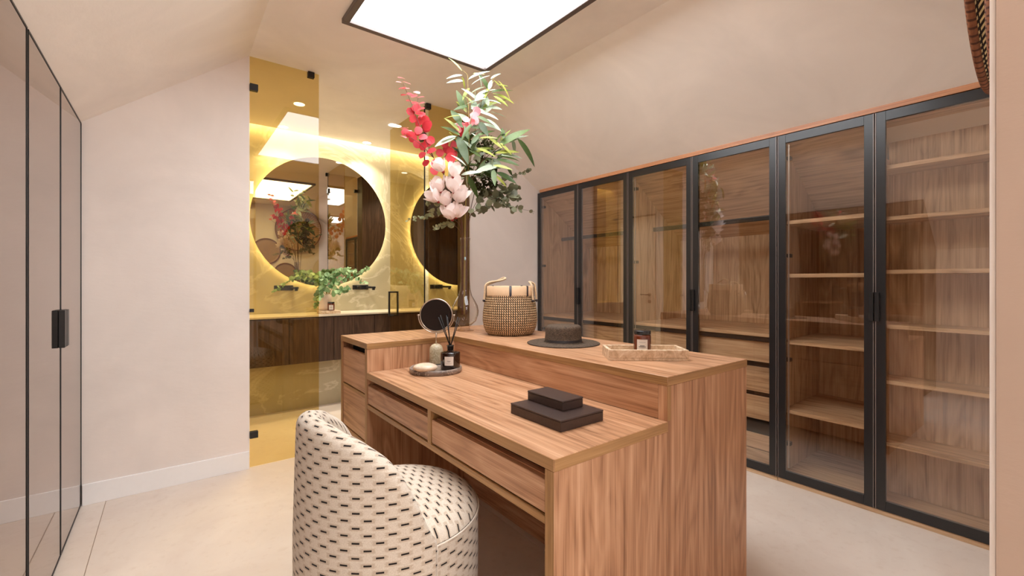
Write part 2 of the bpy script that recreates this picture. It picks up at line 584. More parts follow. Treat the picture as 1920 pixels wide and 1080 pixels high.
struct('ceiling', cmb, 'ceiling', 'smooth beige ceiling with a slope on each side', 'ceiling')
# bathroom and hall ceilings
struct('ceiling_bath', BX(BX0 - 0.1, BX1 + 0.1, YF2 + 0.121, 4.68, ZC, ZC + 0.1), 'ceiling', 'flat bathroom ceiling with recessed downlights', 'ceiling')
struct('ceiling_slot', BX(BX0 - 0.1, BX1 + 0.1, 4.681, BY1 + 0.1, ZC + 0.11, ZC + 0.16), 'ceiling', 'lit ceiling slot above the stone bathroom wall', 'ceiling')
struct('ceiling_hall', BX(-1.3, 4.2, -2.4, YN - 0.021, ZC, ZC + 0.1), 'ceiling', 'hall ceiling behind the doorway', 'ceiling')
# walls
struct('wall_far', BX(XL - 0.75, XA, YF, YF + 0.14, 0, 2.72), 'plaster', 'beige plaster wall left of the amber glass')
struct('wall_far_right', BX(2.062, XR + 0.85, YF2, YF2 + 0.12, 0, 2.72), 'plaster', 'beige plaster wall between glass screen and wardrobes')
struct('wall_left', BX(XL - 0.75, XL - 0.65, YN, YF, 0, 2.4), 'plaster', 'side wall behind the mirrored wardrobes')
struct('wall_right', BX(XR + 0.76, XR + 0.85, YN, YF2, 0, 2.4), 'plaster', 'side wall behind the glass wardrobes')
nw = MB().box(0.866, 4.2, -0.16, YN, 0, ZC + 0.05)
struct('wall_near', nw, 'jamb', 'near wall end at the right edge of the view')
struct('wall_near_left', BX(-1.3, -0.32, -0.16, YN, 0, ZC + 0.05), 'plaster', 'near wall left of the doorway')
struct('wall_near_face', BX(0.868, XR + 0.75, YN + 0.0005, YN + 0.006, 0, ZC), 'plaster', 'plaster face of the near wall carrying woven baskets')
struct('wall_hall', BX(-1.3, 4.2, -2.5, -2.4, 0, ZC + 0.1), 'plaster', 'hall wall behind the doorway')
struct('wall_hall_left', BX(-1.4, -1.3, -2.4, YN, 0, ZC + 0.1), 'plaster', 'hall side wall left')
struct('wall_hall_right', BX(4.2, 4.3, -2.4, YN, 0, ZC + 0.1), 'plaster', 'hall side wall right')
struct('wall_bath_back', BX(BX0 - 0.1, BX1 + 0.1, BY1, BY1 + 0.1, 0, ZC + 0.16), 'marble_wall', 'olive beige veined stone wall behind the mirrors')
struct('wall_bath_left', BX(BX0 - 0.1, BX0, YF + 0.141, BY1, 0, ZC + 0.16), 'plaster', 'left wall of the bathroom')
struct('wall_bath_right', BX(BX1, BX1 + 0.1, YF2 + 0.121, BY1, 0, ZC + 0.16), 'vanity_z', 'dark wood clad right wall of the bathroom')
struct('wall_bath_front', MB().box(2.0622, BX1 - 0.001, YF2 + 0.1215, YF2 + 0.15, 0, ZC - 0.001).box(2.0592, 2.0616, YF + 0.010, YF2 + 0.15, 0, ZC - 0.001), 'vanity_z', 'dark wood cladding on the bathroom side of the wall', 'wall')
bb = struct('baseboard_far', BX(XL + 0.003, XA - 0.002, YF - 0.012, YF - 0.0005, 0, 0.113, bev=0.002), 'white_paint', 'white baseboard on the far wall', 'baseboard')
struct('wall_plinth', BX(0.30, BX1 - 0.01, 4.53, BY1 - 0.001, 0, 0.447), 'marble_wall', 'stone plinth under the floating vanity')
# bathroom door on the left bathroom wall
d1 = struct('door_1', BX(BX0 + 0.0005, BX0 + 0.022, 3.86, 4.64, 0.004, 2.16, bev=0.002), 'door_paint', 'pale flush door on the bathroom side wall', 'door')
BX(BX0 + 0.0005, BX0 + 0.02, 3.86, 4.64, 2.163, 2.185).build('door_top_gap', 'black', d1)
h = MB().cyl((BX0 + 0.02, 3.95, 1.0), (BX0 + 0.065, 3.95, 1.0), 0.012).tube([(BX0 + 0.065, 3.945, 1.0), (BX0 + 0.065, 4.08, 1.0)], 0.009)
h.cyl((BX0 + 0.02, 3.95, 1.0), (BX0 + 0.027, 3.95, 1.0), 0.026, 20).cyl((BX0 + 0.02, 3.95, 0.9), (BX0 + 0.027, 3.95, 0.9), 0.026, 20)
h.build('door_handle', 'black', d1)
# wooden strip over the glass wardrobes
struct('trim_1', BX(XR + 0.004, XR + 0.03, 0.085, YF2 - 0.03, 2.072, 2.104), 'trim_wood', 'light wood strip above the glass wardrobes', 'trim')

# ------------------------------------------------------------------ ceiling light panel
px0, px1, py0, py1 = 0.745, 1.705, 0.78, 2.505
lp = thing('ceiling_light', ((px0 + px1) / 2, (py0 + py1) / 2, ZC - 0.028), 'large rectangular light panel with thin dark frame on the ceiling', 'ceiling light')
fw = 0.034
for a in ((px0, px1, py0, py0 + fw), (px0, px1, py1 - fw, py1), (px0, px0 + fw, py0 + fw, py1 - fw), (px1 - fw, px1, py0 + fw, py1 - fw)):
    BX(*a, ZC - 0.028, ZC - 0.0005, bev=0.002).build('frame_bar', 'panel_frame', lp)
BX(px0 + fw, px1 - fw, py0 + fw, py1 - fw, ZC - 0.012, ZC - 0.002).build('diffuser', 'panel', lp)

# LED slot above the stone wall
sl = BX(BX0 + 0.02, BX1 - 0.02, 4.70, 4.745, ZC + 0.085, ZC + 0.105).build('cove_led_strip', 'cove')
tag(sl, 'warm LED strip glowing in the slot above the stone wall', 'light strip')

# recessed downlights
def downlight(x, y, label, z=ZC, watts=SPOT_W, group='bathroom downlights'):
    t = thing('downlight', (x, y, z), label, 'downlight', group)
    MB().lathe([(0.040, -0.001), (0.047, -0.004), (0.052, -0.003), (0.053, -0.0003)], (x, y, z), 28).build('trim_ring', 'white_paint', t)
    MB().lathe([(0.0005, -0.0022), (0.040, -0.0022)], (x, y, z), 28).build('lens', 'bulb', t)
    ld = bpy.data.lights.new('downlight_lamp', 'SPOT')
    ld.energy = watts; ld.color = (1.0, 0.91, 0.77); ld.spot_size = math.radians(120); ld.spot_blend = 0.6; ld.shadow_soft_size = 0.04
    lo_ = bpy.data.objects.new('downlight_lamp', ld); COL.objects.link(lo_)
    lo_.parent = t; lo_.location = (0, 0, -0.012)
downlight(0.832, 3.93, 'round downlight nearest the hinge clip of the amber glass')
downlight(1.632, 3.93, 'round downlight beside the top of the open glass door')
downlight(0.838, 4.60, 'round downlight over the left basin close to the stone wall')
downlight(1.626, 4.60, 'round downlight over the second basin close to the stone wall')
downlight(2.43, 3.93, 'round downlight behind the fixed glass panel by the flowers')
hl = thing('ceiling_light', (0.6, -1.25, ZC - 0.028), 'added fill light panel on the hall ceiling, out of view', 'ceiling light')  # unseen panel added as fill through the doorway, no known lamp there
for a in ((0.0, 1.2, -1.85, -1.826), (0.0, 1.2, -0.674, -0.65), (0.0, 0.024, -1.826, -0.674), (1.176, 1.2, -1.826, -0.674)):
    BX(*a, ZC - 0.028, ZC - 0.0005, bev=0.002).build('frame_bar', 'panel_frame', hl)
BX(0.024, 1.176, -1.826, -0.674, ZC - 0.012, ZC - 0.002).build('diffuser', 'hall_fill_panel', hl)

# ================================================================== glass screens
def clip(x0, x1, z0, z1, y, parent, mat='black'):
    return BX(x0, x1, y - 0.012, y + 0.020, z0, z1, bev=0.0015).build('clip', mat, parent)
gp = thing('glass_screen', (0.61, YF + 0.004, 0), 'tall fixed amber glass panel beside the beige wall', 'glass panel', 'amber glass screens')
BX(XA + 0.002, 0.821, YF, YF + 0.008, 0.006, ZC - 0.003, bev=0.001).build('pane', 'amber', gp)
clip(XA + 0.0015, 0.448, 2.425, 2.468, YF, gp); clip(0.748, 0.79, 2.605, 2.644, YF, gp)
clip(XA + 0.0015, 0.448, 0.19, 0.232, YF, gp); clip(XA + 0.0015, 0.425, 1.0, 1.022, YF, gp)

gd = thing('glass_door', (1.66, 3.70, 0), 'open amber glass door swung into the bathroom', 'glass door')
BX(1.652, 1.660, 3.335, 4.045, 0.010, ZC - 0.010, bev=0.001).build('pane', 'amber', gd)
BX(1.651, 1.661, 3.330, 3.335, 0.010, ZC - 0.010).build('edge_seal', 'black', gd)
for zz in (0.25, 2.36):
    BX(1.640, 1.672, 3.331, 3.40, zz, zz + 0.06, bev=0.002).build('hinge', 'black', gd)
hb = MB()
for sx in (-1, 1):
    xx = 1.656 + sx * 0.042
    hb.box(xx - 0.007, xx + 0.007, 3.965, 3.985, 0.872, 1.104, bev=0.002)
for zz in (0.872, 1.090):
    hb.box(1.656 - 0.042, 1.656 + 0.042, 3.965, 3.985, zz, zz + 0.014, bev=0.002)
hb.build('handle', 'black', gd)

gf = thing('glass_screen', (1.86, YF + 0.004, 0), 'fixed amber glass panel behind the vase and flowers', 'glass panel', 'amber glass screens')
BX(1.668, 2.058, YF, YF + 0.008, 0.006, ZC - 0.003, bev=0.001).build('pane', 'amber', gf)
clip(1.640, 1.684, 2.600, 2.644, YF, gf); clip(2.015, 2.0605, 2.425, 2.468, YF, gf); clip(2.015, 2.0605, 0.19, 0.232, YF, gf)

# ================================================================== mirrored wardrobes, left
def mirrored(y1, y0, label):
    t = thing('mirrored_wardrobe', (XL - 0.3, (y0 + y1) / 2, 0), label, 'wardrobe', 'mirrored wardrobes along the left wall')
    BX(XL - 0.62, XL - 0.024, y0, y1, 0.006, 1.62).build('carcass', 'black', t)
    mb_ = MB().prism([(XL - 0.62, 1.621), (XL - 0.024, 1.621), (XL - 0.024, 2.024), (XL - 0.06, 2.0)], 1, y0, y1)
    mb_.build('carcass_top', 'black', t)
    mid = (y0 + y1) / 2
    for a, c in ((y0, mid), (mid, y1)):
        a, c = a + 0.0015, c - 0.0015
        d = BX(XL - 0.022, XL - 0.004, a, c, 0.010, 2.042).build('door', 'black', t)
        BX(XL - 0.0045, XL, a + 0.004, c - 0.004, 0.016, 2.036, bev=0.0006).build('mirror_pane', 'bronze_mirror', d)
        for q in ((a, a + 0.004), (c - 0.004, c)):
            BX(XL - 0.005, XL + 0.002, q[0], q[1], 0.010, 2.042).build('frame_stile', 'black', d)
        for q in ((0.010, 0.016), (2.036, 2.042)):
            BX(XL - 0.005, XL + 0.002, a, c, q[0], q[1]).build('frame_rail', 'black', d)
        hy = (mid - 0.05, mid - 0.003) if a < mid - 0.1 else (mid + 0.003, mid + 0.05)
        BX(XL + 0.0005, XL + 0.020, hy[0], hy[1], 0.915, 1.075, bev=0.0015).build('handle', 'black', d)
    BX(XL - 0.03, XL - 0.008, y0, y1, 2.043, 2.049).build('top_rail', 'black', t)
mirrored(3.272, 2.160, 'bronze mirrored wardrobe with black handle next to the far wall')
mirrored(2.148, 1.040, 'bronze mirrored wardrobe at the left edge of the view')

# ================================================================== glass wardrobes, right
XIN = XR + 0.03
def pane_door(t, y1, y0, handle_at, zt=2.066, zb=0.028):
    fw_ = 0.042
    y1, y0 = y1 - 0.0025, y0 + 0.0025
    d = BX(XR, XR + 0.020, y0, y0 + fw_, zb, zt, bev=0.0006).build('door', 'frame', t)
    BX(XR, XR + 0.020, y1 - fw_, y1, zb, zt, bev=0.0006).build('frame_stile', 'frame', d)
    BX(XR, XR + 0.020, y0 + fw_ + 0.0002, y1 - fw_ - 0.0002, zt - 0.048, zt, bev=0.0006).build('frame_rail', 'frame', d)
    BX(XR, XR + 0.020, y0 + fw_ + 0.0002, y1 - fw_ - 0.0002, zb, zb + 0.05, bev=0.0006).build('frame_rail', 'frame', d)
    BX(XR + 0.002, XR + 0.006, y0 + fw_ + 0.0005, y1 - fw_ - 0.0005, zb + 0.0505, zt - 0.0485).build('glass_pane', 'smoke', d)
    for q in (y0, y1 - 0.004):
        BX(XR - 0.003, XR - 0.0002, q, q + 0.004, zb, zt).build('edge_profile', 'profile', d)
    hy = y0 if handle_at == 'low' else y1 - 0.018
    BX(XR - 0.016, XR - 0.0035, hy, hy + 0.018, 0.993, 1.142, bev=0.0015).build('handle', 'black', d)
def side(t, y0, y1, name='side_panel', depth=0.70, roof=True):
    xb = XIN + depth
    if roof:
        MB().prism([(XIN, 0.03), (xb, 0.03), (xb, 2.055 - depth * 0.70), (XIN, 2.055)], 1, y0, y1).build(name, 'cab_z', t)
    else:
        BX(XIN, xb, y0, y1, 0.03, 2.055).build(name, 'cab_z', t)
def hinges(t, y):
    for zz in (0.22, 0.72, 1.34, 1.92):
        BX(XIN - 0.003, XIN + 0.03, y - 0.040, y - 0.0005, zz, zz + 0.022, bev=0.002).build('hinge', 'black', t)
def wardrobe(y1, y0, label, kind):
    t = thing('glass_wardrobe', (XR + 0.35, (y0 + y1) / 2, 0), label, 'wardrobe', 'smoked glass wardrobes along the right wall')
    mid = (y0 + y1) / 2
    BX(XR + 0.006, XIN + 0.70, y0 + 0.001, y1 - 0.001, 0.001, 0.024).build('plinth', 'cab_y', t)
    BX(XIN, XIN + 0.70, y0 + 0.02, y1 - 0.02, 0.030, 0.052).build('bottom_panel', 'cab_y', t)
    side(t, y1 - 0.019, y1 - 0.001); side(t, y0 + 0.001, y0 + 0.019)
    hinges(t, y1 - 0.02)
    BX(XIN - 0.006, XIN - 0.0035, y1 - 0.056, y1 - 0.049, 0.09, 2.01).build('hinge_profile', 'alu', t)
    ya, yb = y0 + 0.02, y1 - 0.02
    if kind == 'hanging':
        MB().prism([(XIN, 2.037), (XIN + 0.685, 2.037 - 0.4795), (XIN + 0.685, 2.057 - 0.4795), (XIN, 2.057)], 1, ya, yb).build('sloped_top', 'cab_y', t)
        BX(XIN + 0.685, XIN + 0.70, ya, yb, 0.053, 2.055 - 0.49).build('back_panel', 'cab_z', t)
        BX(XIN + 0.275, XIN + 0.295, ya, yb, 1.612, 1.645, bev=0.002).build('hanging_rail', 'black', t)
        BX(XIN + 0.01, XIN + 0.684, ya, yb, 0.852, 0.875, bev=0.001).build('counter_board', 'cab_y', t)
        BX(XIN + 0.06, XIN + 0.68, ya + 0.001, yb - 0.001, 0.056, 0.851).build('drawer_housing', 'gap', t)
        for z0, z1 in ((0.690, 0.817), (0.500, 0.655), (0.325, 0.470), (0.138, 0.228), (0.056, 0.132)):
            for c0, c1 in ((ya + 0.002, mid - 0.002), (mid + 0.002, yb - 0.002)):
                BX(XIN + 0.035, XIN + 0.058, c0, c1, z0, z1, bev=0.001).build('drawer', 'cab_y', t)
        BX(XIN + 0.02, XIN + 0.055, ya, yb, 0.822, 0.8515, bev=0.0005).build('drawer_grip_rail', 'gap', t)
        BX(XIN + 0.012, XIN + 0.058, mid - 0.001, mid + 0.001, 0.06, 0.82).build('divider', 'cab_z', t)
    else:
        ym = 0.675
        BX(XIN, XIN + 0.60, ym - 0.009, ym + 0.009, 0.053, 1.60).build('divider', 'cab_z', t)
        MB().prism([(XIN, 2.037), (XIN + 0.685, 2.037 - 0.4795), (XIN + 0.685, 2.057 - 0.4795), (XIN, 2.057)], 1, ym + 0.010, yb).build('sloped_top', 'cab_y', t)
        BX(XIN + 0.585, XIN + 0.60, ym + 0.010, yb, 0.053, 1.60).build('back_panel', 'cab_z', t)
        for z in (1.548, 1.232, 0.836, 0.424):
            BX(XIN, XIN + 0.58, ym + 0.010, yb, z - 0.011, z + 0.011, bev=0.001).build('shelf', 'cab_y', t)
        BX(XIN, XIN + 0.215, ya, ym - 0.010, 2.014, 2.034).build('top_panel', 'cab_y', t)
        BX(XIN + 0.20, XIN + 0.215, ya, ym - 0.010, 0.053, 2.013).build('back_panel', 'cab_z', t)
        BX(XIN, XIN + 0.25, ym - 0.009, ym + 0.009, 1.6005, 1.86).build('divider', 'cab_z', t)
        for z in (1.783, 1.520, 1.247, 0.966, 0.682, 0.364):
            BX(XIN, XIN + 0.199, ya, ym - 0.010, z - 0.010, z + 0.010, bev=0.001).build('shelf', 'cab_y', t)
        mid = ym
    pane_door(t, y1, mid, 'low'); pane_door(t, mid, y0, 'high')
wardrobe(3.332, 2.237, 'smoked glass wardrobe next to the far wall with clothes rail', 'hanging')
wardrobe(2.236, 1.140, 'middle smoked glass wardrobe with clothes rail above wooden drawers', 'hanging')
wardrobe(1.139, 0.085, 'smoked glass wardrobe full of wooden shelves at the right', 'shelves')

# ================================================================== island with dressing desk
IX0, IXS, IX1 = 0.783, 1.289, 1.840
IY0, IYP, IY1 = 0.840, 2.215, 2.645
HD, HU = 0.740, 0.886
isl = thing('dressing_island', ((IX0 + IX1) / 2, (IY0 + IY1) / 2, 0), 'walnut island with a lower dressing desk and raised counter', 'island')
T = 0.033
BX(IX0, IXS, IY0, IYP - 0.001, HD - T, HD, bev=0.0012).build('desk_top', 'wood_y', isl)
# raised counter: L shape as two boards
BX(IXS, IX1, IY0, IY1, HU - 0.030, HU, bev=0.0012).build('counter_top', 'wood_y', isl)
BX(IX0, IXS - 0.0006, IYP, IY1, HU - 0.030, HU, bev=0.0012).build('counter_top', 'wood_y', isl)
for a in ((IX0 - 0.0012, IX0 + 0.0, IY0 + 0.001, IYP - 0.002, HD - T + 0.0005, HD - 0.001),):
    BX(*a).build('edge_band', 'edge_y', isl)
BX(IX0 + 0.001, IXS, IY0 - 0.0012, IY0, HD - T + 0.0005, HD - 0.001).build('edge_band', 'edge_x', isl)
BX(IXS + 0.001, IX1 - 0.001, IY0 - 0.0012, IY0, HU - 0.0295, HU - 0.001).build('edge_band', 'edge_x', isl)
BX(IX0 - 0.0012, IX0, IYP + 0.001, IY1 - 0.001, HU - 0.0295, HU - 0.001).build('edge_band', 'edge_y', isl)
BX(IX0 + 0.001, IXS - 0.001, IYP - 0.0012, IYP, HU - 0.0295, HU - 0.001).build('edge_band', 'edge_x', isl)
BX(IXS - 0.0012, IXS, IY0 + 0.001, IYP - 0.002, HU - 0.0295, HU - 0.001).build('edge_band', 'edge_y', isl)
# end panels towards the camera
BX(IX0 + 0.001, IXS - 0.0005, IY0 + 0.001, IY0 + 0.036, 0.0, HD - T - 0.0005, bev=0.0008).build('end_panel', 'wood_z', isl)
BX(IXS, IX1 - 0.001, IY0 + 0.001, IY0 + 0.036, 0.0, HU - 0.0305, bev=0.0008).build('end_panel', 'wood_z', isl)
BX(IX0 - 0.0004, IX0 + 0.0009, IY0 + 0.002, IY0 + 0.035, 0.0, HD - T - 0.001).build('edge_band', 'edge_z', isl)
BX(IXS - 0.0008, IXS + 0.018, IY0 + 0.0004, IY0 + 0.0012, HD + 0.001, HU - 0.031).build('edge_band', 'edge_z', isl)
# step face behind the desk, and the pedestal cheek
BX(IXS + 0.001, IXS + 0.02, IY0 + 0.037, IYP - 0.0005, HD + 0.0005, HU - 0.0305).build('step_panel', 'wood_y', isl)
BX(IX0 + 0.001, 1.392, IYP + 0.0005, IYP + 0.030, 0.0, HU - 0.0305, bev=0.0006).build('cheek_panel', 'wood_z', isl)
BX(IX0 - 0.0004, IX0 + 0.0009, IYP + 0.001, IYP + 0.029, 0.0, HU - 0.031).build('edge_band', 'edge_z', isl)
BX(IX0 + 0.001, IX1 - 0.001, IY1 - 0.030, IY1 - 0.001, 0.0, HU - 0.0305, bev=0.0006).build('cheek_panel', 'wood_z', isl)
BX(IX0 - 0.0004, IX0 + 0.0009, IY1 - 0.029, IY1 - 0.002, 0.0, HU - 0.031).build('edge_band', 'edge_z', isl)
# knee space back and far body
BX(1.372, 1.392, IY0 + 0.037, IYP, 0.0, HD - T - 0.001).build('knee_back', 'wood_z', isl)
BX(1.350, 1.371, IY0 + 0.037, IYP, 0.0, 0.09).build('knee_plinth', 'wood_y', isl)
BX(1.3925, 1.80, IY0 + 0.037, IY1 - 0.031, 0.03, HU - 0.031).build('counter_body', 'wood_y', isl)
for i in range(4):
    w = (IY1 - IY0 - 0.07) / 4
    for z0, z1 in ((0.05, 0.31), (0.32, 0.58), (0.59, 0.83)):
        BX(1.802, 1.822, IY0 + 0.037 + i * w, IY0 + 0.034 + (i + 1) * w, z0, z1, bev=0.001).build('drawer', 'wood_y', isl)
# desk drawers
ZR0, ZR1 = 0.557, 0.578
BX(IX0 + 0.001, IXS, IY0 + 0.037, IYP, ZR0, ZR1, bev=0.0006).build('drawer_rail', 'edge_y', isl)
BX(IX0 + 0.001, IXS, 1.527, 1.553, ZR1 + 0.0003, HD - T - 0.0003, bev=0.0006).build('drawer_divider', 'edge_z', isl)
for a, c in ((0.880, 1.523), (1.557, 2.211)):
    d = BX(IX0 + 0.004, IX0 + 0.024, a, c, 0.585, 0.673, bev=0.0008).build('drawer', 'wood_y', isl)
    BX(IX0 + 0.024, IXS - 0.02, a + 0.01, c - 0.01, 0.590, 0.655).build('drawer_box', 'gap', d)
    BX(IX0 + 0.0235, IX0 + 0.045, a + 0.002, c - 0.002, 0.660, 0.676).build('grip_lip', 'wood_y', d)
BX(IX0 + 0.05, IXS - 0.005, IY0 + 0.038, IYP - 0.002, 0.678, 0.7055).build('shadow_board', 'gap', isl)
# pedestal drawers
for z0, z1, zt in ((0.625, 0.822, 0.0), (0.385, 0.602, 0.0), (0.03, 0.362, 0.0)):
    BX(IX0 + 0.004, IX0 + 0.024, IYP + 0.0345, IY1 - 0.0345, z0, z1, bev=0.0008).build('drawer', 'wood_y', isl)
for z in (0.612, 0.372):
    BX(IX0 + 0.001, IXS, IYP + 0.031, IY1 - 0.031, z - 0.008, z + 0.008, bev=0.0005).build('drawer_rail', 'edge_y', isl)
BX(IX0 + 0.06, IXS + 0.06, IYP + 0.031, IY1 - 0.031, 0.03, 0.60).build('pedestal_body', 'gap', isl)
BX(IX0 + 0.06, IXS + 0.06, IYP + 0.031, IY1 - 0.031, 0.625, HU - 0.031).build('pedestal_body', 'gap', isl)
BX(IX0 + 0.001, IX0 + 0.02, IYP + 0.0305, IYP + 0.034, 0.03, HU - 0.031).build('edge_band', 'edge_z', isl)

# ================================================================== tub chair
CX, CY = 0.578, 1.400
ch = thing('tub_chair', (CX, CY, 0), 'cream tub chair with dark dash pattern pulled up to the desk', 'chair')
R0, TK = 0.290, 0.074
PHM = math.radians(92)
def rim_z(ph):
    d = abs(math.degrees(ph))
    ks = [(0, .802), (20, .797), (45, .766), (60, .727), (68, .698), (76, .645), (82, .590), (86, .545), (89, .505), (92, .462)]
    for (a, za), (c, zc) in zip(ks, ks[1:]):
        if d <= c + 1e-6:
            f = (d - a) / (c - a)
            return za + (zc - za) * f
    return ks[-1][1]
smb = MB()
NPH = 96
rings = []
for i in range(NPH + 1):
    ph = -PHM + 2 * PHM * i / NPH
    zt = sum(rim_z(max(-PHM, min(PHM, ph + math.radians(q)))) for q in (-4, -2, 0, 2, 4)) / 5
    edge = max(0.0, (abs(math.degrees(ph)) - 79) / 13)
    tk = TK * (1 - 0.55 * edge ** 2)
    ro = R0 + 0.004
    pts = []
    zc = zt - tk / 2
    nz = 26
    for k in range(nz):
        f = k / (nz - 1)
        z = 0.035 + (zc - 0.035) * f
        pts.append((ro - 0.016 * (1 - min(1, z / 0.35)) ** 1.5 - 0.010 * max(0, (z - 0.45) / 0.35), z))
    rtop = pts[-1][0]
    for k in range(1, 13):
        a = PI * k / 12
        pts.append((rtop - tk / 2 + math.cos(a) * tk / 2, zc + math.sin(a) * tk / 2))
    for k in range(1, 7):
        z = zc + (0.41 - zc) * k / 6
        pts.append((rtop - tk, z))
    ln = [0.0]
    for k in range(1, len(pts)):
        ln.append(ln[-1] + math.hypot(pts[k][0] - pts[k - 1][0], pts[k][1] - pts[k - 1][1]))
    ang = PI + ph
    rings.append(([smb.bm.verts.new((CX + r * math.cos(ang), CY + r * math.sin(ang), z)) for r, z in pts], ln, ph))
for (va, la, pa), (vb, lb, pb) in zip(rings, rings[1:]):
    for k in range(len(va) - 1):
        f = smb.bm.faces.new((va[k], vb[k], vb[k + 1], va[k + 1]))
        f.smooth = True
        for lp_, u, v in zip(f.loops, (pa, pb, pb, pa), (la[k], lb[k], lb[k + 1], la[k + 1])):
            lp_[smb.uv].uv = (u * R0 + 5.0, v + 1.0)
for va, la, pa in (rings[0], rings[-1]):
    smb.bm.faces.new(va if pa < 0 else va[::-1])
smb.build('backrest_shell', 'fabric', ch)
# seat drum with crowned top
sm = MB()
SR = 0.283
prof_s = [(SR - 0.012, 0.03), (SR - 0.002, 0.16), (SR, 0.30), (SR, 0.452)]
top_s = [(SR - 0.002, 0.458), (SR - 0.010, 0.476), (SR - 0.030, 0.492), (SR - 0.070, 0.505), (SR - 0.13, 0.514), (SR - 0.2, 0.519), (0.0005, 0.521)]
seat_side = MB().lathe(prof_s, (CX, CY, 0), 96)
for f in seat_side.bm.faces:
    for lp_ in f.loops:
        co = lp_.vert.co
        a = math.atan2(co.y - CY, co.x - CX)
        lp_[seat_side.uv].uv = (a * SR + 5.013, co.z + 1.0)
seat_side.build('seat_drum', 'fabric', ch)
st = MB().lathe(top_s, (CX, CY, 0), 96)
for f in st.bm.faces:
    for lp_ in f.loops:
        co = lp_.vert.co
        lp_[st.uv].uv = ((co.y - CY) + 5.0, (co.x - CX) + 5.0)
st.build('seat_cushion', 'fabric', ch)
MB().tube([(CX + (SR + 0.001) * math.cos(a), CY + (SR + 0.001) * math.sin(a), 0.455) for a in [2 * PI * k / 96 for k in range(96)]], 0.003, 6, closed=True).build('piping', 'piping', ch)
sg = -1
for sg in (-1, 1):
    a = PI + sg * (PHM + 0.004)
    MB().tube([(CX + (R0 + 0.002 - 0.014 * (1 - min(1, z / 0.3)) ** 1.5) * math.cos(a), CY + (R0 + 0.002 - 0.014 * (1 - min(1, z / 0.3)) ** 1.5) * math.sin(a), z) for z in [0.04 + 0.42 * k / 12 for k in range(13)]], 0.0018, 6).build('seam', 'piping', ch)
MB().lathe([(0.0005, 0.0), (0.22, 0.0), (0.22, 0.03), (0.0005, 0.03)], (CX, CY, 0), 40).build('base', 'black', ch)

# ================================================================== bathroom vanity
VY, VZ0, VZ1 = 4.38, 0.447, 0.868
def vanity(x0, x1, label):
    t = thing('vanity_cabinet', ((x0 + x1) / 2, VY + 0.2, VZ0), label, 'cabinet', 'dark wood vanity cabinets')
    BX(x0 + 0.001, x1 - 0.001, VY + 0.021, BY1 - 0.002, VZ0, VZ1).build('carcass', 'vanity_z', t)
    m = (x0 + x1) / 2
    for a, c in ((x0, m), (m, x1)):
        BX(a + 0.002, c - 0.002, VY, VY + 0.020, VZ0 + 0.001, VZ1 - 0.008, bev=0.001).build('door', 'vanity_z', t)
vanity(0.455, 1.231, 'dark wood vanity cabinet under the left faucet behind amber glass')
vanity(1.231, 2.025, 'dark wood vanity cabinet under the second faucet')
vanity(2.025, 2.82, 'dark wood vanity cabinet behind the glass door and island')
vanity(2.82, 3.60, 'dark wood vanity cabinet farthest to the right in the bathroom')
ct = BX(0.16, BX1 - 0.005, VY - 0.012, BY1 - 0.001, VZ1 + 0.001, 0.885, bev=0.001).build('countertop', 'counter')
tag(ct, 'pale stone countertop running along the bathroom vanity', 'countertop')

def round_mirror(cx, label):
    cz, R, y = 1.80, 0.652, 4.748
    t = thing('round_mirror', (cx, y + 0.02, cz - R), label, 'mirror', 'backlit round mirrors')
    def disc(r0, r1, ya, yb, seg=96):
        m = MB()
        b = bmesh.new()
        vs = []
        for yy, r in ((ya, r0), (yb, r1)):
            vs.append([b.verts.new((cx + r * math.cos(2 * PI * k / seg), yy, cz + r * math.sin(2 * PI * k / seg))) for k in range(seg)])
        for k in range(seg):
            b.faces.new((vs[0][k], vs[0][(k + 1) % seg], vs[1][(k + 1) % seg], vs[1][k]))
        b.faces.new(vs[0]); b.faces.new(vs[1])
        m.merge(b)
        return m
    disc(R, R, y, y + 0.006).build('mirror_glass', 'mirror', t)
    disc(R - 0.045, R - 0.045, y + 0.0065, BY1 - 0.001).build('backing', 'black', t)
    m = MB(); seg = 96
    for k in range(seg):
        a, c = 2 * PI * k / seg, 2 * PI * (k + 1) / seg
        r = R - 0.022
        q = [m.bm.verts.new((cx + r * math.cos(w), yy, cz + r * math.sin(w))) for w, yy in ((a, y + 0.012), (c, y + 0.012), (c, y + 0.030), (a, y + 0.030))]
        m.bm.faces.new(q)
    m.build('led_ring', 'ring', t, recalc=False)
round_mirror(1.233, 'large backlit round mirror above the two faucets')
round_mirror(2.835, 'backlit round mirror seen dark behind the glass door')

def faucet(x, label):
    t = thing('wall_faucet', (x, 4.78, 1.10), label, 'faucet', 'black wall faucets')
    BX(x - 0.095, x + 0.075, BY1 - 0.008, BY1 - 0.0005, 1.108, 1.158, bev=0.003).build('wall_plate', 'black', t)
    BX(x + 0.045, x + 0.085, 4.60, BY1 - 0.006, 1.122, 1.144, bev=0.004).build('spout', 'black', t)
    MB().box(x - 0.06, x - 0.03, 4.74, BY1 - 0.006, 1.118, 1.148, bev=0.004).box(x - 0.052, x - 0.038, 4.68, 4.742, 1.14, 1.150, bev=0.002).build('lever', 'black', t)
    BX(x + 0.052, x + 0.078, 4.60, 4.625, 1.105, 1.124, bev=0.003).build('aerator', 'black', t)
faucet(0.885, 'black wall faucet behind the amber glass')
faucet(1.635, 'black wall faucet beside the leafy plant, seen without glass')
faucet(2.55, 'black wall faucet farther right behind the glass door')

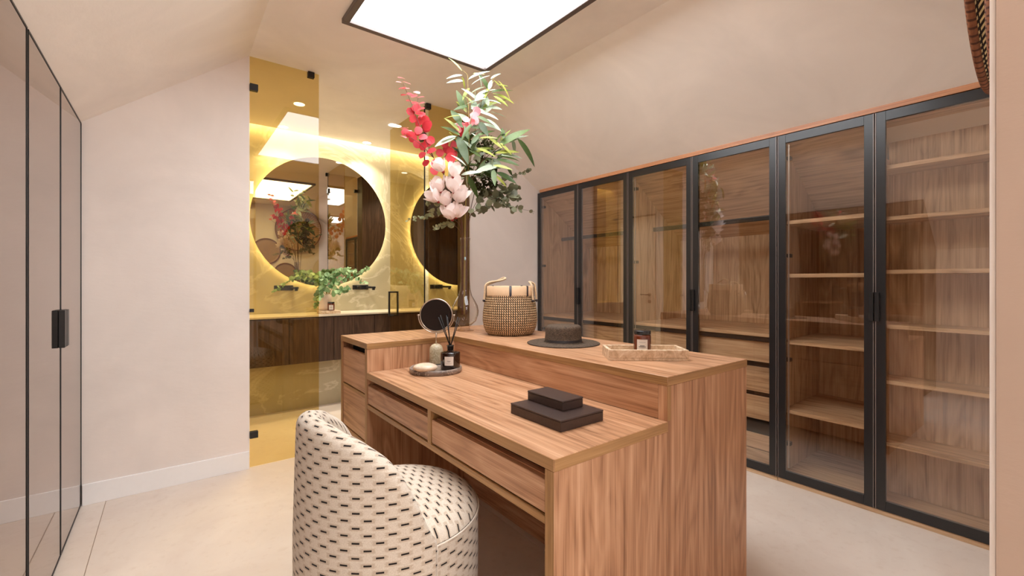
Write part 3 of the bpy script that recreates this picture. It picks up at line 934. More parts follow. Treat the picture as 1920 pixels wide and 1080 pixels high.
# ------------------------------------------------------------------ leaf meshes (shared)
def leaf_mesh(name, mat, L, W, bend=0.15, cup=0.12, nu=6, shape='lance'):
    me = bpy.data.meshes.new(name)
    vs, fs = [], []
    for i in range(nu + 1):
        f = i / nu
        if shape == 'lance':
            w = W / 2 * (math.sin(PI * min(1, f * 0.94 + 0.06)) ** 0.75) * (1 - 0.25 * f)
        elif shape == 'round':
            w = W / 2 * math.sqrt(max(0.0, 1 - (2 * f - 1) ** 2)) ** 0.9
        else:   # petal, widest beyond the middle
            w = W / 2 * (math.sin(PI * min(1.0, 0.08 + 0.87 * f ** 0.8)) ** 0.6)
        if i in (0, nu):
            w = max(w * 0.15, W * 0.02)
        z = -bend * L * f * f
        x = L * f
        for s_ in (-1, 0, 1):
            vs.append((x, s_ * w, z + (abs(s_) * cup * w)))
    for i in range(nu):
        for s_ in range(2):
            a = i * 3 + s_
            fs.append((a, a + 1, a + 4, a + 3))
    me.from_pydata(vs, [], fs)
    for p in me.polygons:
        p.use_smooth = True
    me.materials.append(M[mat])
    return me
def put(me, name, parent, pos, xdir, ndir, s=1.0, sy=None):
    root = parent
    while root.parent is not None:
        root = root.parent
    x = Vector(xdir).normalized()
    n_ = Vector(ndir)
    y = n_.cross(x)
    if y.length < 1e-4:
        y = x.orthogonal()
    y.normalize()
    z = x.cross(y)
    sy = s if sy is None else sy
    m = Matrix(((x.x * s, y.x * sy, z.x * s, 0), (x.y * s, y.y * sy, z.y * s, 0), (x.z * s, y.z * sy, z.z * s, 0), (0, 0, 0, 1)))
    m.translation = Vector(pos) - Vector(root.location)
    o = bpy.data.objects.new(name, me)
    COL.objects.link(o)
    o.parent = parent
    o.matrix_local = m
    return o
RV = Vector((CT, -ST, 0)); FV = Vector((ST, CT, 0)); UV_ = Vector((0, 0, 1))
def at(px, py, d):
    """a point at distance d in front of the eye"""
    return Vector((0, 0, EYE)) + FV * d + RV * ((px - 960) / F_PX * d) + UV_ * ((527 - py) / F_PX * d)
def smooth_path(pts, n=6):
    out = []
    P = [pts[0]] + pts + [pts[-1]]
    for i in range(1, len(P) - 2):
        for k in range(n):
            t = k / n
            a, b_, c, d = P[i - 1], P[i], P[i + 1], P[i + 2]
            out.append(0.5 * ((2 * b_) + (c - a) * t + (2 * a - 5 * b_ + 4 * c - d) * t * t + (3 * b_ - a - 3 * c + d) * t ** 3))
    out.append(pts[-1])
    return out
def rnd(a):
    return random.uniform(-a, a)

# ------------------------------------------------------------------ things on the vanity
ty = 4.50
tr = BX(1.13, 1.31, 4.43, 4.60, 0.8855, 0.915, bev=0.003).build('stone_tray', 'travertine')
tag(tr, 'small pale stone block on the bathroom countertop under the jar', 'tray')
pot = thing('plant_pot', (1.19, 4.54, 0.9155), 'pale clay pot holding the leafy plant on the vanity', 'pot')
MB().lathe([(0.0005, 0.001), (0.050, 0.001), (0.058, 0.03), (0.062, 0.10), (0.060, 0.155), (0.054, 0.155), (0.054, 0.13), (0.0005, 0.13)], (1.19, 4.54, 0.9155), 32).build('pot_body', 'terracotta', pot)
MB().lathe([(0.0005, 0.131), (0.053, 0.133)], (1.19, 4.54, 0.9155), 24).build('soil', 'stem_brown', pot)

def jar(name, cx, cy, z, r, h, label, lidmat='jar_lid', body='amber_jar', face=None):
    t = thing(name, (cx, cy, z), label, 'candle')
    lz = h * 0.84
    MB().lathe([(0.0005, 0.0005), (r * 0.96, 0.0005), (r, 0.004), (r, lz * 0.93), (r * 0.93, lz), (0.0005, lz)], (cx, cy, z), 36).build('glass_body', body, t)
    MB().lathe([(0.0005, lz + 0.0005), (r * 0.97, lz + 0.0005), (r * 0.98, lz + 0.003), (r * 0.98, h - 0.002), (r * 0.94, h), (0.0005, h)], (cx, cy, z), 36).build('lid', lidmat, t)
    a = face if face is not None else math.atan2(-cy, -cx)
    lab = MB().lathe([(r + 0.0007, lz * 0.12), (r + 0.0007, lz * 0.78)], (cx, cy, z), 12, a0=a - 0.62, a1=a + 0.62).build('paper_label', 'paper', t)
    k = 0
    for zz, w, m_ in ((0.64, 0.36, 'ink_grey'), (0.48, 0.26, 'ink'), (0.43, 0.40, 'ink'), (0.26, 0.34, 'ink_grey')):
        MB().lathe([(r + 0.0013, lz * (zz - 0.012)), (r + 0.0013, lz * (zz + 0.014))], (cx, cy, z), 8, a0=a - w, a1=a + w).build('print_line', m_, lab)
    return t
jar('candle_jar', 1.232, 4.475, 0.9155, 0.032, 0.082, 'small amber candle jar in front of the clay pot on the vanity')

plant = thing('leafy_plant', (1.19, 4.54, 1.048), 'bushy fresh green eucalyptus plant in the clay pot', 'plant')
LM_I = leaf_mesh('ivy_leaf', 'ivy', 0.062, 0.056, 0.15, 0.10, 5, 'round')
dpl = 1.19 * ST + 4.54 * CT
sprays = [[(614, 553, 0), (598, 530, -.04), (570, 518, -.08), (540, 528, -.1), (512, 548, -.12)],
          [(614, 553, 0), (600, 520, .02), (580, 512, .02), (556, 510, .0)],
          [(614, 553, 0), (612, 522, .0), (640, 510, -.02), (672, 512, -.05), (690, 503, -.05)],
          [(616, 553, 0), (630, 530, -.06), (655, 522, -.08), (685, 530, -.1)],
          [(616, 553, 0), (622, 520, .05), (640, 506, .08), (664, 505, .1)],
          [(612, 553, 0), (602, 545, -.1), (596, 560, -.14), (592, 574, -.14)],
          [(614, 553, 0), (610, 535, -.08), (606, 528, -.1), (601, 520, -.12)],
          [(617, 553, 0), (634, 545, -.1), (645, 545, -.12), (652, 540, -.14)]]
for sp_ in sprays:
    P = smooth_path([at(x, y, dpl + w) for x, y, w in sp_], 6)
    MB().tube(P, [0.0028 * (1 - 0.6 * i / len(P)) for i in range(len(P))], 5).build('stem', 'stem_green', plant)
    for i in range(4, len(P)):
        for q in range(3 if i < len(P) - 6 else 2):
            t_ = (P[min(i + 1, len(P) - 1)] - P[i - 1]).normalized()
            dv = (t_ * 0.5 + RV * rnd(1) + UV_ * rnd(1) + FV * rnd(0.8))
            nv = UV_ * 0.5 - FV * 0.7 + Vector((rnd(.6), rnd(.6), rnd(.5)))
            taper = 1.0 - 0.55 * i / len(P)
            put(LM_I, 'leaf', plant, P[i], dv, nv, random.uniform(0.55, 1.0) * taper + 0.1)

# ================================================================== things on the raised counter
VX, VYc = 1.478, 2.408
dv_ = VX * ST + VYc * CT
va = thing('glass_vase', (VX, VYc, HU), 'clear glass bottle vase with long neck holding the flowers', 'vase')
vprof = [(0.0005, 0.006), (0.056, 0.0005), (0.058, 0.004), (0.030, 0.012), (0.026, 0.022), (0.040, 0.035), (0.070, 0.062), (0.084, 0.100), (0.086, 0.128), (0.079, 0.160), (0.062, 0.192), (0.044, 0.222), (0.034, 0.262), (0.030, 0.320), (0.029, 0.45), (0.030, 0.565), (0.033, 0.585)]
# round off
vv = []
for (r0, z0), (r1, z1) in zip(vprof, vprof[1:]):
    for k in range(3):
        f = k / 3
        vv.append((r0 + (r1 - r0) * f, z0 + (z1 - z0) * f))
vv.append(vprof[-1])
inner = [(max(0.0004, r - 0.0025), z + 0.0025) for r, z in vprof[::-1] if z > 0.03]
inner.append((0.0004, 0.036))
def vase_glass():
    m = glass('vase_glass', (0.98, 0.965, 0.95), ior=1.5)
    nt = m.node_tree
    tr_ = next(n_ for n_ in nt.nodes if n_.type == 'BSDF_TRANSPARENT')
    lw = nt.nodes.new('ShaderNodeLayerWeight'); lw.inputs[0].default_value = 0.35
    rp = nt.nodes.new('ShaderNodeValToRGB')
    rp.color_ramp.elements[0].position = 0.35; rp.color_ramp.elements[0].color = (0.985, 0.97, 0.955, 1)
    rp.color_ramp.elements[1].position = 1.0; rp.color_ramp.elements[1].color = (0.55, 0.48, 0.42, 1)
    nt.links.new(lw.outputs['Facing'], rp.inputs[0]); nt.links.new(rp.outputs[0], tr_.inputs[0])
    return m
M['vase_glass'] = vase_glass()
MB().lathe(vv + inner, (VX, VYc, HU), 56).build('vase_body', 'vase_glass', va)
fa = math.atan2(-VYc, -VX)
MB().ball((VX + 0.030 * math.cos(fa), VYc + 0.030 * math.sin(fa), HU + 0.455), 0.011, 0.5, 0.5, 1, 2).build('sticker', 'sticker', va)

def branch(name, label, cat, px=868, py=560, group='flower stems in the vase'):
    p = at(px, py, dv_)
    return thing(name, (VX, VYc, HU + 0.05), label, cat, group)
def stem(root, pts, r0, r1, mat):
    P = smooth_path([at(x, y, dv_ + w) for x, y, w in pts], 6)
    MB().tube(P, [r0 + (r1 - r0) * i / (len(P) - 1) for i in range(len(P))], 6).build('stem', mat, root)
    return P
# --- red eucalyptus
LR = leaf_mesh('red_round_leaf', 'red_leaf', 0.070, 0.064, 0.12, 0.16, 6, 'round')
LP = leaf_mesh('pink_round_leaf', 'pink_leaf', 0.060, 0.050, 0.10, 0.14, 6, 'round')
red = branch('red_eucalyptus_branch', 'red leaved eucalyptus branch leaning left out of the vase', 'flower branch')
stem(red, [(870, 590, 0), (869, 480, 0), (866, 425, -.02), (850, 365, -.05), (836, 335, -.06), (815, 300, -.1), (797, 262, -.12), (778, 212, -.14), (764, 176, -.15), (756, 156, -.15)], 0.0032, 0.0012, 'stem_red')
stem(red, [(836, 335, -.06), (829, 308, -.07), (842, 280, -.07), (849, 258, -.06)], 0.0022, 0.001, 'stem_red')
stem(red, [(815, 300, -.1), (800, 262, -.08), (788, 225, -.08), (783, 180, -.09)], 0.002, 0.001, 'stem_red')
stem(red, [(812, 295, -.1), (790, 272, -.15), (770, 258, -.17), (757, 250, -.17)], 0.002, 0.001, 'stem_red')
reds = [(834, 269), (825, 286), (844, 284), (846, 296), (851, 271), (808, 283), (808, 263), (794, 257), (793, 275), (782, 271), (774, 259), (784, 245), (799, 240), (792, 290), (799, 305), (815, 304), (814, 321), (801, 268), (770, 210), (774, 223), (787, 213), (792, 220), (786, 229), (801, 236), (785, 244), (780, 202), (797, 226), (838, 280), (850, 288), (760, 247), (770, 252)]
pinks = [(789, 182), (776, 180), (769, 177), (757, 178), (762, 166), (754, 165), (748, 154), (763, 155), (752, 146), (781, 173), (778, 193), (791, 193), (790, 204), (767, 189), (758, 240), (756, 256), (767, 245)]
for x, y in reds:
    w = -0.10 + rnd(0.05)
    a = rnd(PI)
    xd = RV * math.cos(a) + UV_ * math.sin(a) - FV * 0.3
    nd = -FV + RV * rnd(0.8) + UV_ * (0.3 + rnd(0.7))
    s_ = random.uniform(0.72, 1.02)
    p = at(x, y, dv_ + w)
    put(LR, 'leaf', red, p - xd.normalized() * 0.033 * s_, xd, nd, s_)
for x, y in pinks:
    a = rnd(0.4) + (0 if random.random() < 0.5 else PI)
    xd = RV * math.cos(a) + UV_ * math.sin(a) - FV * 0.4
    nd = UV_ - FV * (0.35 + rnd(0.3)) + RV * rnd(0.4)
    s_ = random.uniform(0.6, 0.9)
    p = at(x, y, dv_ - 0.14 + rnd(0.03))
    put(LP, 'leaf', red, p - xd.normalized() * 0.028 * s_, xd, nd, s_)
red2 = branch('red_eucalyptus_branch', 'short pink and red leaved twig amid the green leaves', 'flower branch')
stem(red2, [(872, 590, .01), (872, 420, .02), (869, 300, .0), (868, 250, -.06), (880, 228, -.08), (896, 210, -.08)], 0.0026, 0.001, 'stem_red')
for x, y, me in [(874, 224, LP), (884, 228, LP), (890, 217, LP), (894, 208, LP), (891, 226, LP), (863, 236, LR), (865, 246, LR), (876, 236, LP), (860, 242, LP)]:
    a = rnd(PI)
    xd = RV * math.cos(a) + UV_ * math.sin(a) - FV * 0.3
    s_ = random.uniform(0.75, 1.0)
    put(me, 'leaf', red2, at(x, y, dv_ - 0.09 + rnd(.02)) - xd.normalized() * 0.03 * s_, xd, -FV + UV_ * rnd(.7) + RV * rnd(.6), s_)

# --- olive branches with long leaves
LOD = leaf_mesh('olive_leaf_dark', 'olive_dark', 1.0, 0.32, 0.16, 0.22, 8)
LOP = leaf_mesh('olive_leaf_pale', 'olive_pale', 1.0, 0.33, 0.16, 0.22, 8)
LOL = leaf_mesh('olive_leaf_lime', 'olive_lime', 1.0, 0.25, 0.18, 0.22, 8)
KIND = {'d': LOD, 'p': LOP, 'l': LOL}
def olive(root, leaves, w0):
    for bx_, by_, tx_, ty_, kd in leaves:
        w = w0 + rnd(0.06)
        p = at(bx_, by_, dv_ + w)
        q = at(tx_, ty_, dv_ + w + rnd(0.07))
        xd = q - p
        L = xd.length
        # arch upwards: normal biased to up so the blade droops at the tip
        nd = UV_ * 0.75 - FV * (0.75 + rnd(0.3)) + RV * rnd(0.5)
        put(KIND[kd], 'leaf', root, p, xd, nd, L * 1.15, L * 1.1 * random.uniform(0.85, 1.15))
ol = branch('olive_branch', 'tall olive branch whose pale leaf tips reach the ceiling light', 'flower branch')
stem(ol, [(871, 590, 0), (872, 470, 0), (875, 360, .0), (879, 260, -.02), (878, 190, -.03), (877, 150, -.03)], 0.0045, 0.0014, 'stem_green')
stem(ol, [(875, 345, 0), (890, 250, .03), (903, 190, .03), (915, 160, .02), (933, 140, .01)], 0.003, 0.0012, 'stem_green')
stem(ol, [(877, 152, -.03), (876, 140, -.03), (866, 131, -.03)], 0.0014, 0.001, 'stem_green')
stem(ol, [(905, 188, .03), (920, 172, .02), (934, 152, .0)], 0.0014, 0.001, 'stem_green')
olive(ol, [(878, 149, 911, 130, 'p'), (866, 133, 847, 108, 'l'), (867, 141, 840, 143, 'p'), (868, 152, 840, 151, 'p'), (866, 143, 873, 163, 'l'), (884, 159, 911, 139, 'p'), (883, 175, 903, 161, 'p'), (887, 138, 907, 136, 'l'), (902, 167, 902, 144, 'p'), (889, 189, 893, 171, 'p'), (897, 190, 896, 172, 'l'), (909, 185, 919, 152, 'l'), (920, 148, 936, 136, 'p'), (934, 151, 957, 177, 'l'), (923, 175, 959, 184, 'l'), (912, 188, 936, 189, 'p'), (915, 199, 946, 183, 'l'), (895, 206, 878, 179, 'l'), (898, 209, 908, 183, 'd'), (870, 206, 859, 171, 'd'), (877, 212, 874, 182, 'd'), (912, 211, 922, 194, 'p'), (900, 211, 930, 217, 'p'), (920, 210, 947, 215, 'p'), (869, 205, 858, 188, 'd'), (886, 205, 892, 188, 'p'), (925, 150, 944, 165, 'l'), (880, 165, 868, 180, 'l'), (916, 168, 922, 150, 'p'), (903, 176, 925, 165, 'p'), (925, 180, 950, 192, 'l'), (906, 200, 936, 200, 'p'), (930, 160, 950, 158, 'l')], -0.01)
ol2 = branch('olive_branch', 'olive branch of dark green leaves spreading at the middle of the bouquet', 'flower branch')
stem(ol2, [(869, 590, -.01), (871, 470, -.02), (873, 380, -.05), (878, 320, -.08), (880, 250, -.1), (884, 218, -.1)], 0.004, 0.0014, 'stem_green')
stem(ol2, [(876, 335, -.07), (866, 290, -.11), (858, 252, -.12)], 0.0022, 0.001, 'stem_green')
olive(ol2, [(894, 218, 918, 227, 'd'), (912, 223, 938, 239, 'p'), (903, 232, 936, 239, 'p'), (888, 229, 898, 263, 'p'), (899, 229, 912, 248, 'd'), (885, 232, 865, 256, 'd'), (894, 245, 876, 264, 'd'), (866, 233, 846, 206, 'd'), (864, 217, 835, 217, 'l'), (862, 254, 831, 233, 'd'), (857, 255, 829, 259, 'p'), (858, 256, 876, 296, 'd'), (855, 256, 820, 268, 'p'), (874, 311, 852, 290, 'p'), (852, 300, 840, 333, 'p'), (871, 333, 839, 343, 'p'), (875, 328, 897, 366, 'd'), (875, 328, 875, 357, 'p'), (853, 348, 859, 372, 'd'), (879, 262, 871, 236, 'd'), (884, 270, 899, 250, 'd'), (880, 290, 893, 262, 'd'), (872, 270, 862, 292, 'd'), (886, 300, 870, 322, 'd'), (884, 250, 903, 262, 'p'), (878, 280, 900, 290, 'd'), (860, 262, 846, 248, 'l'), (868, 240, 856, 224, 'd')], -0.12)
ol3 = branch('olive_branch', 'olive branch with long leaves reaching out to the right', 'flower branch')
stem(ol3, [(873, 590, .01), (874, 470, .0), (878, 370, -.02), (895, 315, -.05), (920, 288, -.07), (945, 270, -.08), (973, 259, -.08)], 0.004, 0.0014, 'stem_brown')
stem(ol3, [(885, 335, -.03), (905, 322, -.06), (930, 312, -.07)], 0.002, 0.001, 'stem_green')
olive(ol3, [(935, 274, 984, 240, 'd'), (970, 260, 1004, 302, 'd'), (961, 262, 966, 283, 'p'), (920, 281, 941, 244, 'd'), (945, 260, 941, 239, 'd'), (940, 291, 977, 291, 'p'), (929, 293, 970, 295, 'd'), (931, 299, 968, 304, 'd'), (925, 310, 956, 313, 'l'), (931, 323, 964, 337, 'd'), (929, 329, 949, 346, 'l'), (951, 312, 960, 328, 'd'), (925, 297, 918, 322, 'p'), (916, 308, 902, 323, 'p'), (894, 304, 882, 325, 'd'), (925, 318, 927, 341, 'd'), (955, 268, 985, 250, 'p'), (938, 268, 958, 285, 'l'), (905, 322, 930, 335, 'd'), (898, 312, 918, 292, 'l'), (882, 326, 909, 326, 'd'), (910, 320, 895, 340, 'd')], -0.08)

for root_, n_, w_, cx0, cx1, cy0, cy1 in ((ol2, 26, -0.08, 856, 900, 225, 330), (ol3, 20, -0.05, 885, 945, 262, 335), (ol, 14, 0.0, 868, 925, 165, 215)):
    extra = []
    for q in range(n_):
        x_, y_ = random.uniform(cx0, cx1), random.uniform(cy0, cy1)
        a_ = random.uniform(-0.4, PI + 0.4)
        l_ = random.uniform(24, 42)
        extra.append((x_, y_, x_ + l_ * math.cos(a_), y_ - l_ * 0.8 * math.sin(a_), random.choice('dddppl' if root_ is not ol else 'dppl')))
    olive(root_, extra, w_)

# --- small leaved eucalyptus sprigs
LE = leaf_mesh('eucalyptus_leaf', 'euca', 0.056, 0.044, 0.15, 0.12, 5, 'round')
LEP = leaf_mesh('eucalyptus_leaf_pale', 'euca_pale', 0.040, 0.030, 0.15, 0.12, 5, 'round')
def sprig(label, paths, me, dens=1.0, start=8):
    r = branch('eucalyptus_sprig', label, 'flower branch')
    for pts in paths:
        P = stem(r, pts, 0.0022, 0.0008, 'stem_brown')
        st_ = start if pts[0][1] > 430 else 2
        for i in range(st_, len(P)):
            f = i / (len(P) - 1)
            for q in range(2):
                if random.random() > dens:
                    continue
                a = rnd(PI)
                t_ = (P[i] - P[i - 1]).normalized()
                side_ = (RV * rnd(1) + UV_ * rnd(1) + FV * rnd(1))
                xd = t_ * 0.5 + side_
                put(me, 'leaf', r, P[i], xd, -FV * 0.8 + UV_ * rnd(1) + RV * rnd(1), random.uniform(0.75, 1.15) * (1 - 0.5 * f ** 3))
sprig('grey eucalyptus sprig reaching right towards the wardrobe frame', [[(876, 590, .01), (876, 440, .0), (882, 405, -.02), (905, 390, -.04), (935, 386, -.05), (965, 390, -.05), (1002, 397, -.06)], [(905, 390, -.04), (925, 372, -.02), (950, 378, -.02), (962, 392, -.02)]], LE, 0.62, 14)
sprig('grey eucalyptus sprig rising right below the olive leaves', [[(876, 590, .02), (877, 440, .03), (890, 385, .04), (915, 360, .05), (945, 340, .06), (990, 318, .07)], [(915, 360, .05), (945, 356, .04), (975, 348, .04)], [(900, 376, .04), (930, 362, .0), (955, 366, .0), (972, 372, 0)]], LE, 0.60, 13)
sprig('pale eucalyptus sprig hanging left below the red branch', [[(866, 590, -.01), (866, 445, -.02), (850, 410, -.05), (815, 395, -.08), (800, 405, -.1), (765, 413, -.12)], [(850, 412, -.05), (825, 385, -.08), (808, 372, -.09), (802, 382, -.1)]], LEP, 1.0, 13)
sprig('pale eucalyptus tip left of the vase neck under the magnolias', [[(867, 590, -.01), (866, 455, -.03), (855, 425, -.06), (835, 422, -.08), (815, 428, -.1)]], LEP, 1.0, 13)

# --- berry stem
be = branch('berry_branch', 'branch of dense olive green berry clusters amid the leaves', 'flower branch')
stem(be, [(874, 590, .03), (876, 440, .05), (890, 360, .06), (905, 310, .05), (915, 262, .04)], 0.003, 0.0015, 'stem_brown')
for x, y, r_ in [(915, 264, .036), (903, 276, .034), (918, 282, .030), (908, 305, .036), (924, 318, .034), (900, 325, .034), (912, 340, .036), (895, 350, .030), (925, 345, .03), (905, 356, .034), (898, 296, .03), (886, 340, .03)]:
    c = at(x, y, dv_ + 0.04 + rnd(.03))
    m = MB()
    for q in range(64):
        v = Vector((rnd(1), rnd(1), rnd(1)))
        if v.length < 0.1: continue
        v = v.normalized() * r_ * random.uniform(0.55, 1.0)
        m.ball(c + v, random.uniform(0.005, 0.0085), sub=1)
    m.build('berry_cluster', 'berry', be)

# --- magnolia
LPT = leaf_mesh('magnolia_petal', 'petal', 0.100, 0.076, -0.30, 0.40, 7, 'petal')
ma = branch('magnolia_branch', 'white magnolia branch low in the bouquet above the vase neck', 'flower branch')
P1 = stem(ma, [(866, 590, -.02), (866, 460, -.03), (862, 420, -.07), (850, 380, -.12), (836, 350, -.14), (832, 318, -.13)], 0.003, 0.0015, 'stem_brown')
P2 = stem(ma, [(868, 590, -.02), (868, 440, -.05), (862, 390, -.1), (856, 350, -.12), (848, 322, -.11)], 0.003, 0.0015, 'stem_brown')
for x, y, ax, s_ in [(831, 322, (-.5, .9), .9), (850, 332, (.3, .9), .95), (822, 378, (-.7, .7), 1.0), (828, 360, (-.4, .9), .95), (851, 362, (.1, 1), 1.1), (857, 380, (.4, .9), 1.1), (848, 412, (-.2, .9), 1.05), (855, 408, (.4, .9), .95), (838, 386, (-.1, .9), .9)]:
    c = at(x, y, dv_ - 0.13 + rnd(.02))
    axd = (RV * ax[0] + UV_ * ax[1] - FV * 0.45).normalized()
    u_ = axd.orthogonal().normalized(); w_ = axd.cross(u_)
    bl = MB().ball(c, 0.011, 1, 1, 1, 2).build('calyx', 'calyx', ma)
    for k in range(6):
        a = 2 * PI * k / 6 + rnd(0.2)
        rad = u_ * math.cos(a) + w_ * math.sin(a)
        op = 1.15 if k % 2 else 0.60
        put(LPT, 'petal', bl, c + rad * 0.006, axd + rad * op, axd * 0.9 - rad, s_ * random.uniform(0.85, 1.05))

# --- woven basket
WX, WY = 1.600, 2.100
bk = thing('woven_basket', (WX, WY, HU), 'round seagrass basket with beige leather rim and rope handles', 'basket')
rows = 18
kp = [(0.125, 0.0), (0.142, 0.015), (0.154, 0.045), (0.160, 0.085), (0.158, 0.13), (0.152, 0.175), (0.145, 0.21), (0.141, 0.232)]
def interp(k, kp):
    L = [0]
    for a, c in zip(kp, kp[1:]):
        L.append(L[-1] + math.hypot(c[0] - a[0], c[1] - a[1]))
    t_ = k * L[-1]
    for i in range(len(kp) - 1):
        if t_ <= L[i + 1] + 1e-9:
            f = (t_ - L[i]) / (L[i + 1] - L[i])
            return (kp[i][0] + (kp[i + 1][0] - kp[i][0]) * f, kp[i][1] + (kp[i + 1][1] - kp[i][1]) * f)
    return kp[-1]
pw = []
for k in range(rows * 6 + 1):
    r, z = interp(k / (rows * 6), kp)
    pw.append((r + 0.0032 * math.sqrt(abs(math.sin(PI * k / 6))), z + 0.001))
MB().lathe(pw, (WX, WY, HU), 120).build('woven_body', 'weave', bk)
MB().lathe([(0.0005, 0.002), (0.124, 0.002)], (WX, WY, HU), 40).build('base', 'weave', bk)
MB().lathe([(0.1455, 0.231), (0.1455, 0.283), (0.1435, 0.285), (0.1415, 0.283), (0.1415, 0.231), (0.1455, 0.231)], (WX, WY, HU), 72).build('rim_band', 'band', bk)
MB().lathe([(0.1405, 0.231), (0.135, 0.12), (0.118, 0.004)], (WX, WY, HU), 60).build('lining', 'weave', bk)
fb = math.atan2(-WY, -WX)
for da in (-1.25, 0.02, 1.32, 0.75, 2.6, -2.3):
    a = fb + da
    MB().lathe([(0.1475, 0.226), (0.1475, 0.285), (0.139, 0.287), (0.139, 0.25)], (WX, WY, HU), 4, a0=a - 0.045, a1=a + 0.045).build('leather_patch', 'patch', bk)
def rimp(a, z, r=0.147):
    return Vector((WX + r * math.cos(a), WY + r * math.sin(a), HU + z))
for a, sp_ in ((fb - 1.28, -1), (fb + 1.0, 1)):
    Pn = [rimp(a, 0.20, .158), rimp(a, 0.25, .153), rimp(a, 0.288, .148), rimp(a + sp_ * 0.08, 0.302, .135), rimp(a + sp_ * 0.25, 0.308, .12), rimp(a + sp_ * 0.42, 0.304, .132), rimp(a + sp_ * 0.50, 0.29, .147), rimp(a + sp_ * 0.51, 0.25, .153), rimp(a + sp_ * 0.51, 0.20, .158)]
    if sp_ < 0:
        Pn = [rimp(a, 0.20, .158), rimp(a, 0.25, .153), rimp(a, 0.29, .148), rimp(a + .05, 0.308, .12), rimp(a + 0.2, 0.316, .07), rimp(a + 0.1, 0.328, .03), rimp(a - 0.5, 0.332, .04), rimp(a - 0.6, 0.315, .08), rimp(a - 0.62, 0.29, .143), rimp(a - 0.62, 0.25, .152)]
    MB().tube(smooth_path(Pn, 6), 0.0062, 8).build('rope_handle', 'rope', bk)
    for z_, aa in ((0.196, Pn[0]), (0.196, Pn[-1])):
        MB().ball((aa.x, aa.y, aa.z), 0.009, sub=2).build('knot', 'patch', bk)

# --- hat
HX, HY = 1.575, 1.622
ht = thing('straw_hat', (HX, HY, HU), 'dark brown straw boater hat lying on the counter', 'hat')
MB().lathe([(0.0005, 0.001), (0.10, 0.001), (0.178, 0.0012), (0.183, 0.003), (0.178, 0.0052), (0.10, 0.006)], (HX, HY, HU), 72).build('brim', 'hat', ht)
MB().lathe([(0.102, 0.0055), (0.098, 0.012), (0.094, 0.045), (0.094, 0.076), (0.091, 0.086), (0.083, 0.091), (0.05, 0.0915), (0.0005, 0.090)], (HX, HY, HU), 72, squash=0.92).build('crown', 'hat', ht)
MB().lathe([(0.0995, 0.008), (0.0965, 0.024), (0.0955, 0.026)], (HX, HY, HU), 72, squash=0.92).build('band', 'leather_edge', ht)

# --- marble tray with candle
A_, B_, C_ = Vector((1.459, 1.266, 0)), Vector((1.370, 1.154, 0)), Vector((1.612, 0.957, 0))
ux = (C_ - B_); LT = ux.length; ux.normalize()
uy = Vector((-ux.y, ux.x, 0)); WT = (A_ - B_).length * 1.02
mt = Matrix(((ux.x, uy.x, 0, B_.x), (ux.y, uy.y, 0, B_.y), (0, 0, 1, HU + 0.0005), (0, 0, 0, 1)))
tv = thing('stone_tray', tuple(mt @ Vector((LT / 2, WT / 2, 0))), 'rectangular travertine tray with raised sides on the counter', 'tray')
MB().box(0, LT, 0, WT, 0, 0.010, mtx=mt).build('tray_base', 'travertine', tv)
wl = 0.012
MB().box(0, LT, 0, wl, 0.0102, 0.042, bev=0.0012, mtx=mt).build('tray_side', 'travertine', tv)
MB().box(0, LT, WT - wl, WT, 0.0102, 0.042, bev=0.0012, mtx=mt).build('tray_side', 'travertine', tv)
MB().box(0, wl, wl, WT - wl, 0.0102, 0.042, bev=0.0012, mtx=mt).build('tray_side', 'travertine', tv)
MB().box(LT - wl, LT, wl, WT - wl, 0.0102, 0.042, bev=0.0012, mtx=mt).build('tray_side', 'travertine', tv)
jp = mt @ Vector((LT * 0.49, WT * 0.58, 0))
jar('candle_jar', jp.x, jp.y, HU + 0.0112, 0.0345, 0.100, 'amber glass candle jar with black lid standing in the travertine tray')

# ================================================================== things on the desk
TX, TY = 1.072, 2.030
rt = thing('round_tray', (TX, TY, HD), 'round grey marble tray at the far end of the desk', 'tray')
MB().lathe([(0.0005, 0.0005), (0.128, 0.0005), (0.132, 0.004), (0.132, 0.022), (0.129, 0.025), (0.122, 0.025), (0.120, 0.022), (0.119, 0.014), (0.0005, 0.014)], (TX, TY, HD), 72).build('tray_dish', 'grey_marble', rt)
ZT = HD + 0.0145
# soap stone
def pix_on(px, py, z):
    u = (px - 960) / F_PX; w = (527 - py) / F_PX
    t_ = (z - EYE) / w
    return Vector(((ST + u * CT) * t_, (CT - u * ST) * t_, z))
sp0 = pix_on(796, 699, ZT)
so = MB()
so.ball((sp0.x + 0.012, sp0.y + 0.016, ZT + 0.022), 0.06, 1.0, 0.80, 0.37, 4)
so = so.build('soap_stone', 'soap')
tag(so, 'smooth cream oval stone lying on the round marble tray', 'stone')
so.rotation_euler = (0, 0, -TH)
# diffuser
dp = pix_on(843, 694, ZT) + FV * 0.028
df = thing('reed_diffuser', (dp.x, dp.y, ZT), 'dark amber reed diffuser bottle with black sticks', 'diffuser')
MB().lathe([(0.0005, 0.0005), (0.047, 0.0005), (0.049, 0.003), (0.049, 0.084), (0.047, 0.088), (0.030, 0.089), (0.017, 0.091), (0.015, 0.098), (0.0005, 0.098)], (dp.x, dp.y, ZT), 40).build('bottle', 'dark_jar', df)
MB().lathe([(0.014, 0.0985), (0.016, 0.102), (0.0165, 0.116), (0.019, 0.118), (0.019, 0.121), (0.010, 0.121), (0.009, 0.10)], (dp.x, dp.y, ZT), 28).build('collar', 'jar_lid', df)
a = math.atan2(-dp.y, -dp.x) - 0.15
lab = MB().lathe([(0.0497, 0.026), (0.0497, 0.070)], (dp.x, dp.y, ZT), 10, a0=a - 0.46, a1=a + 0.46).build('paper_label', 'paper', df)
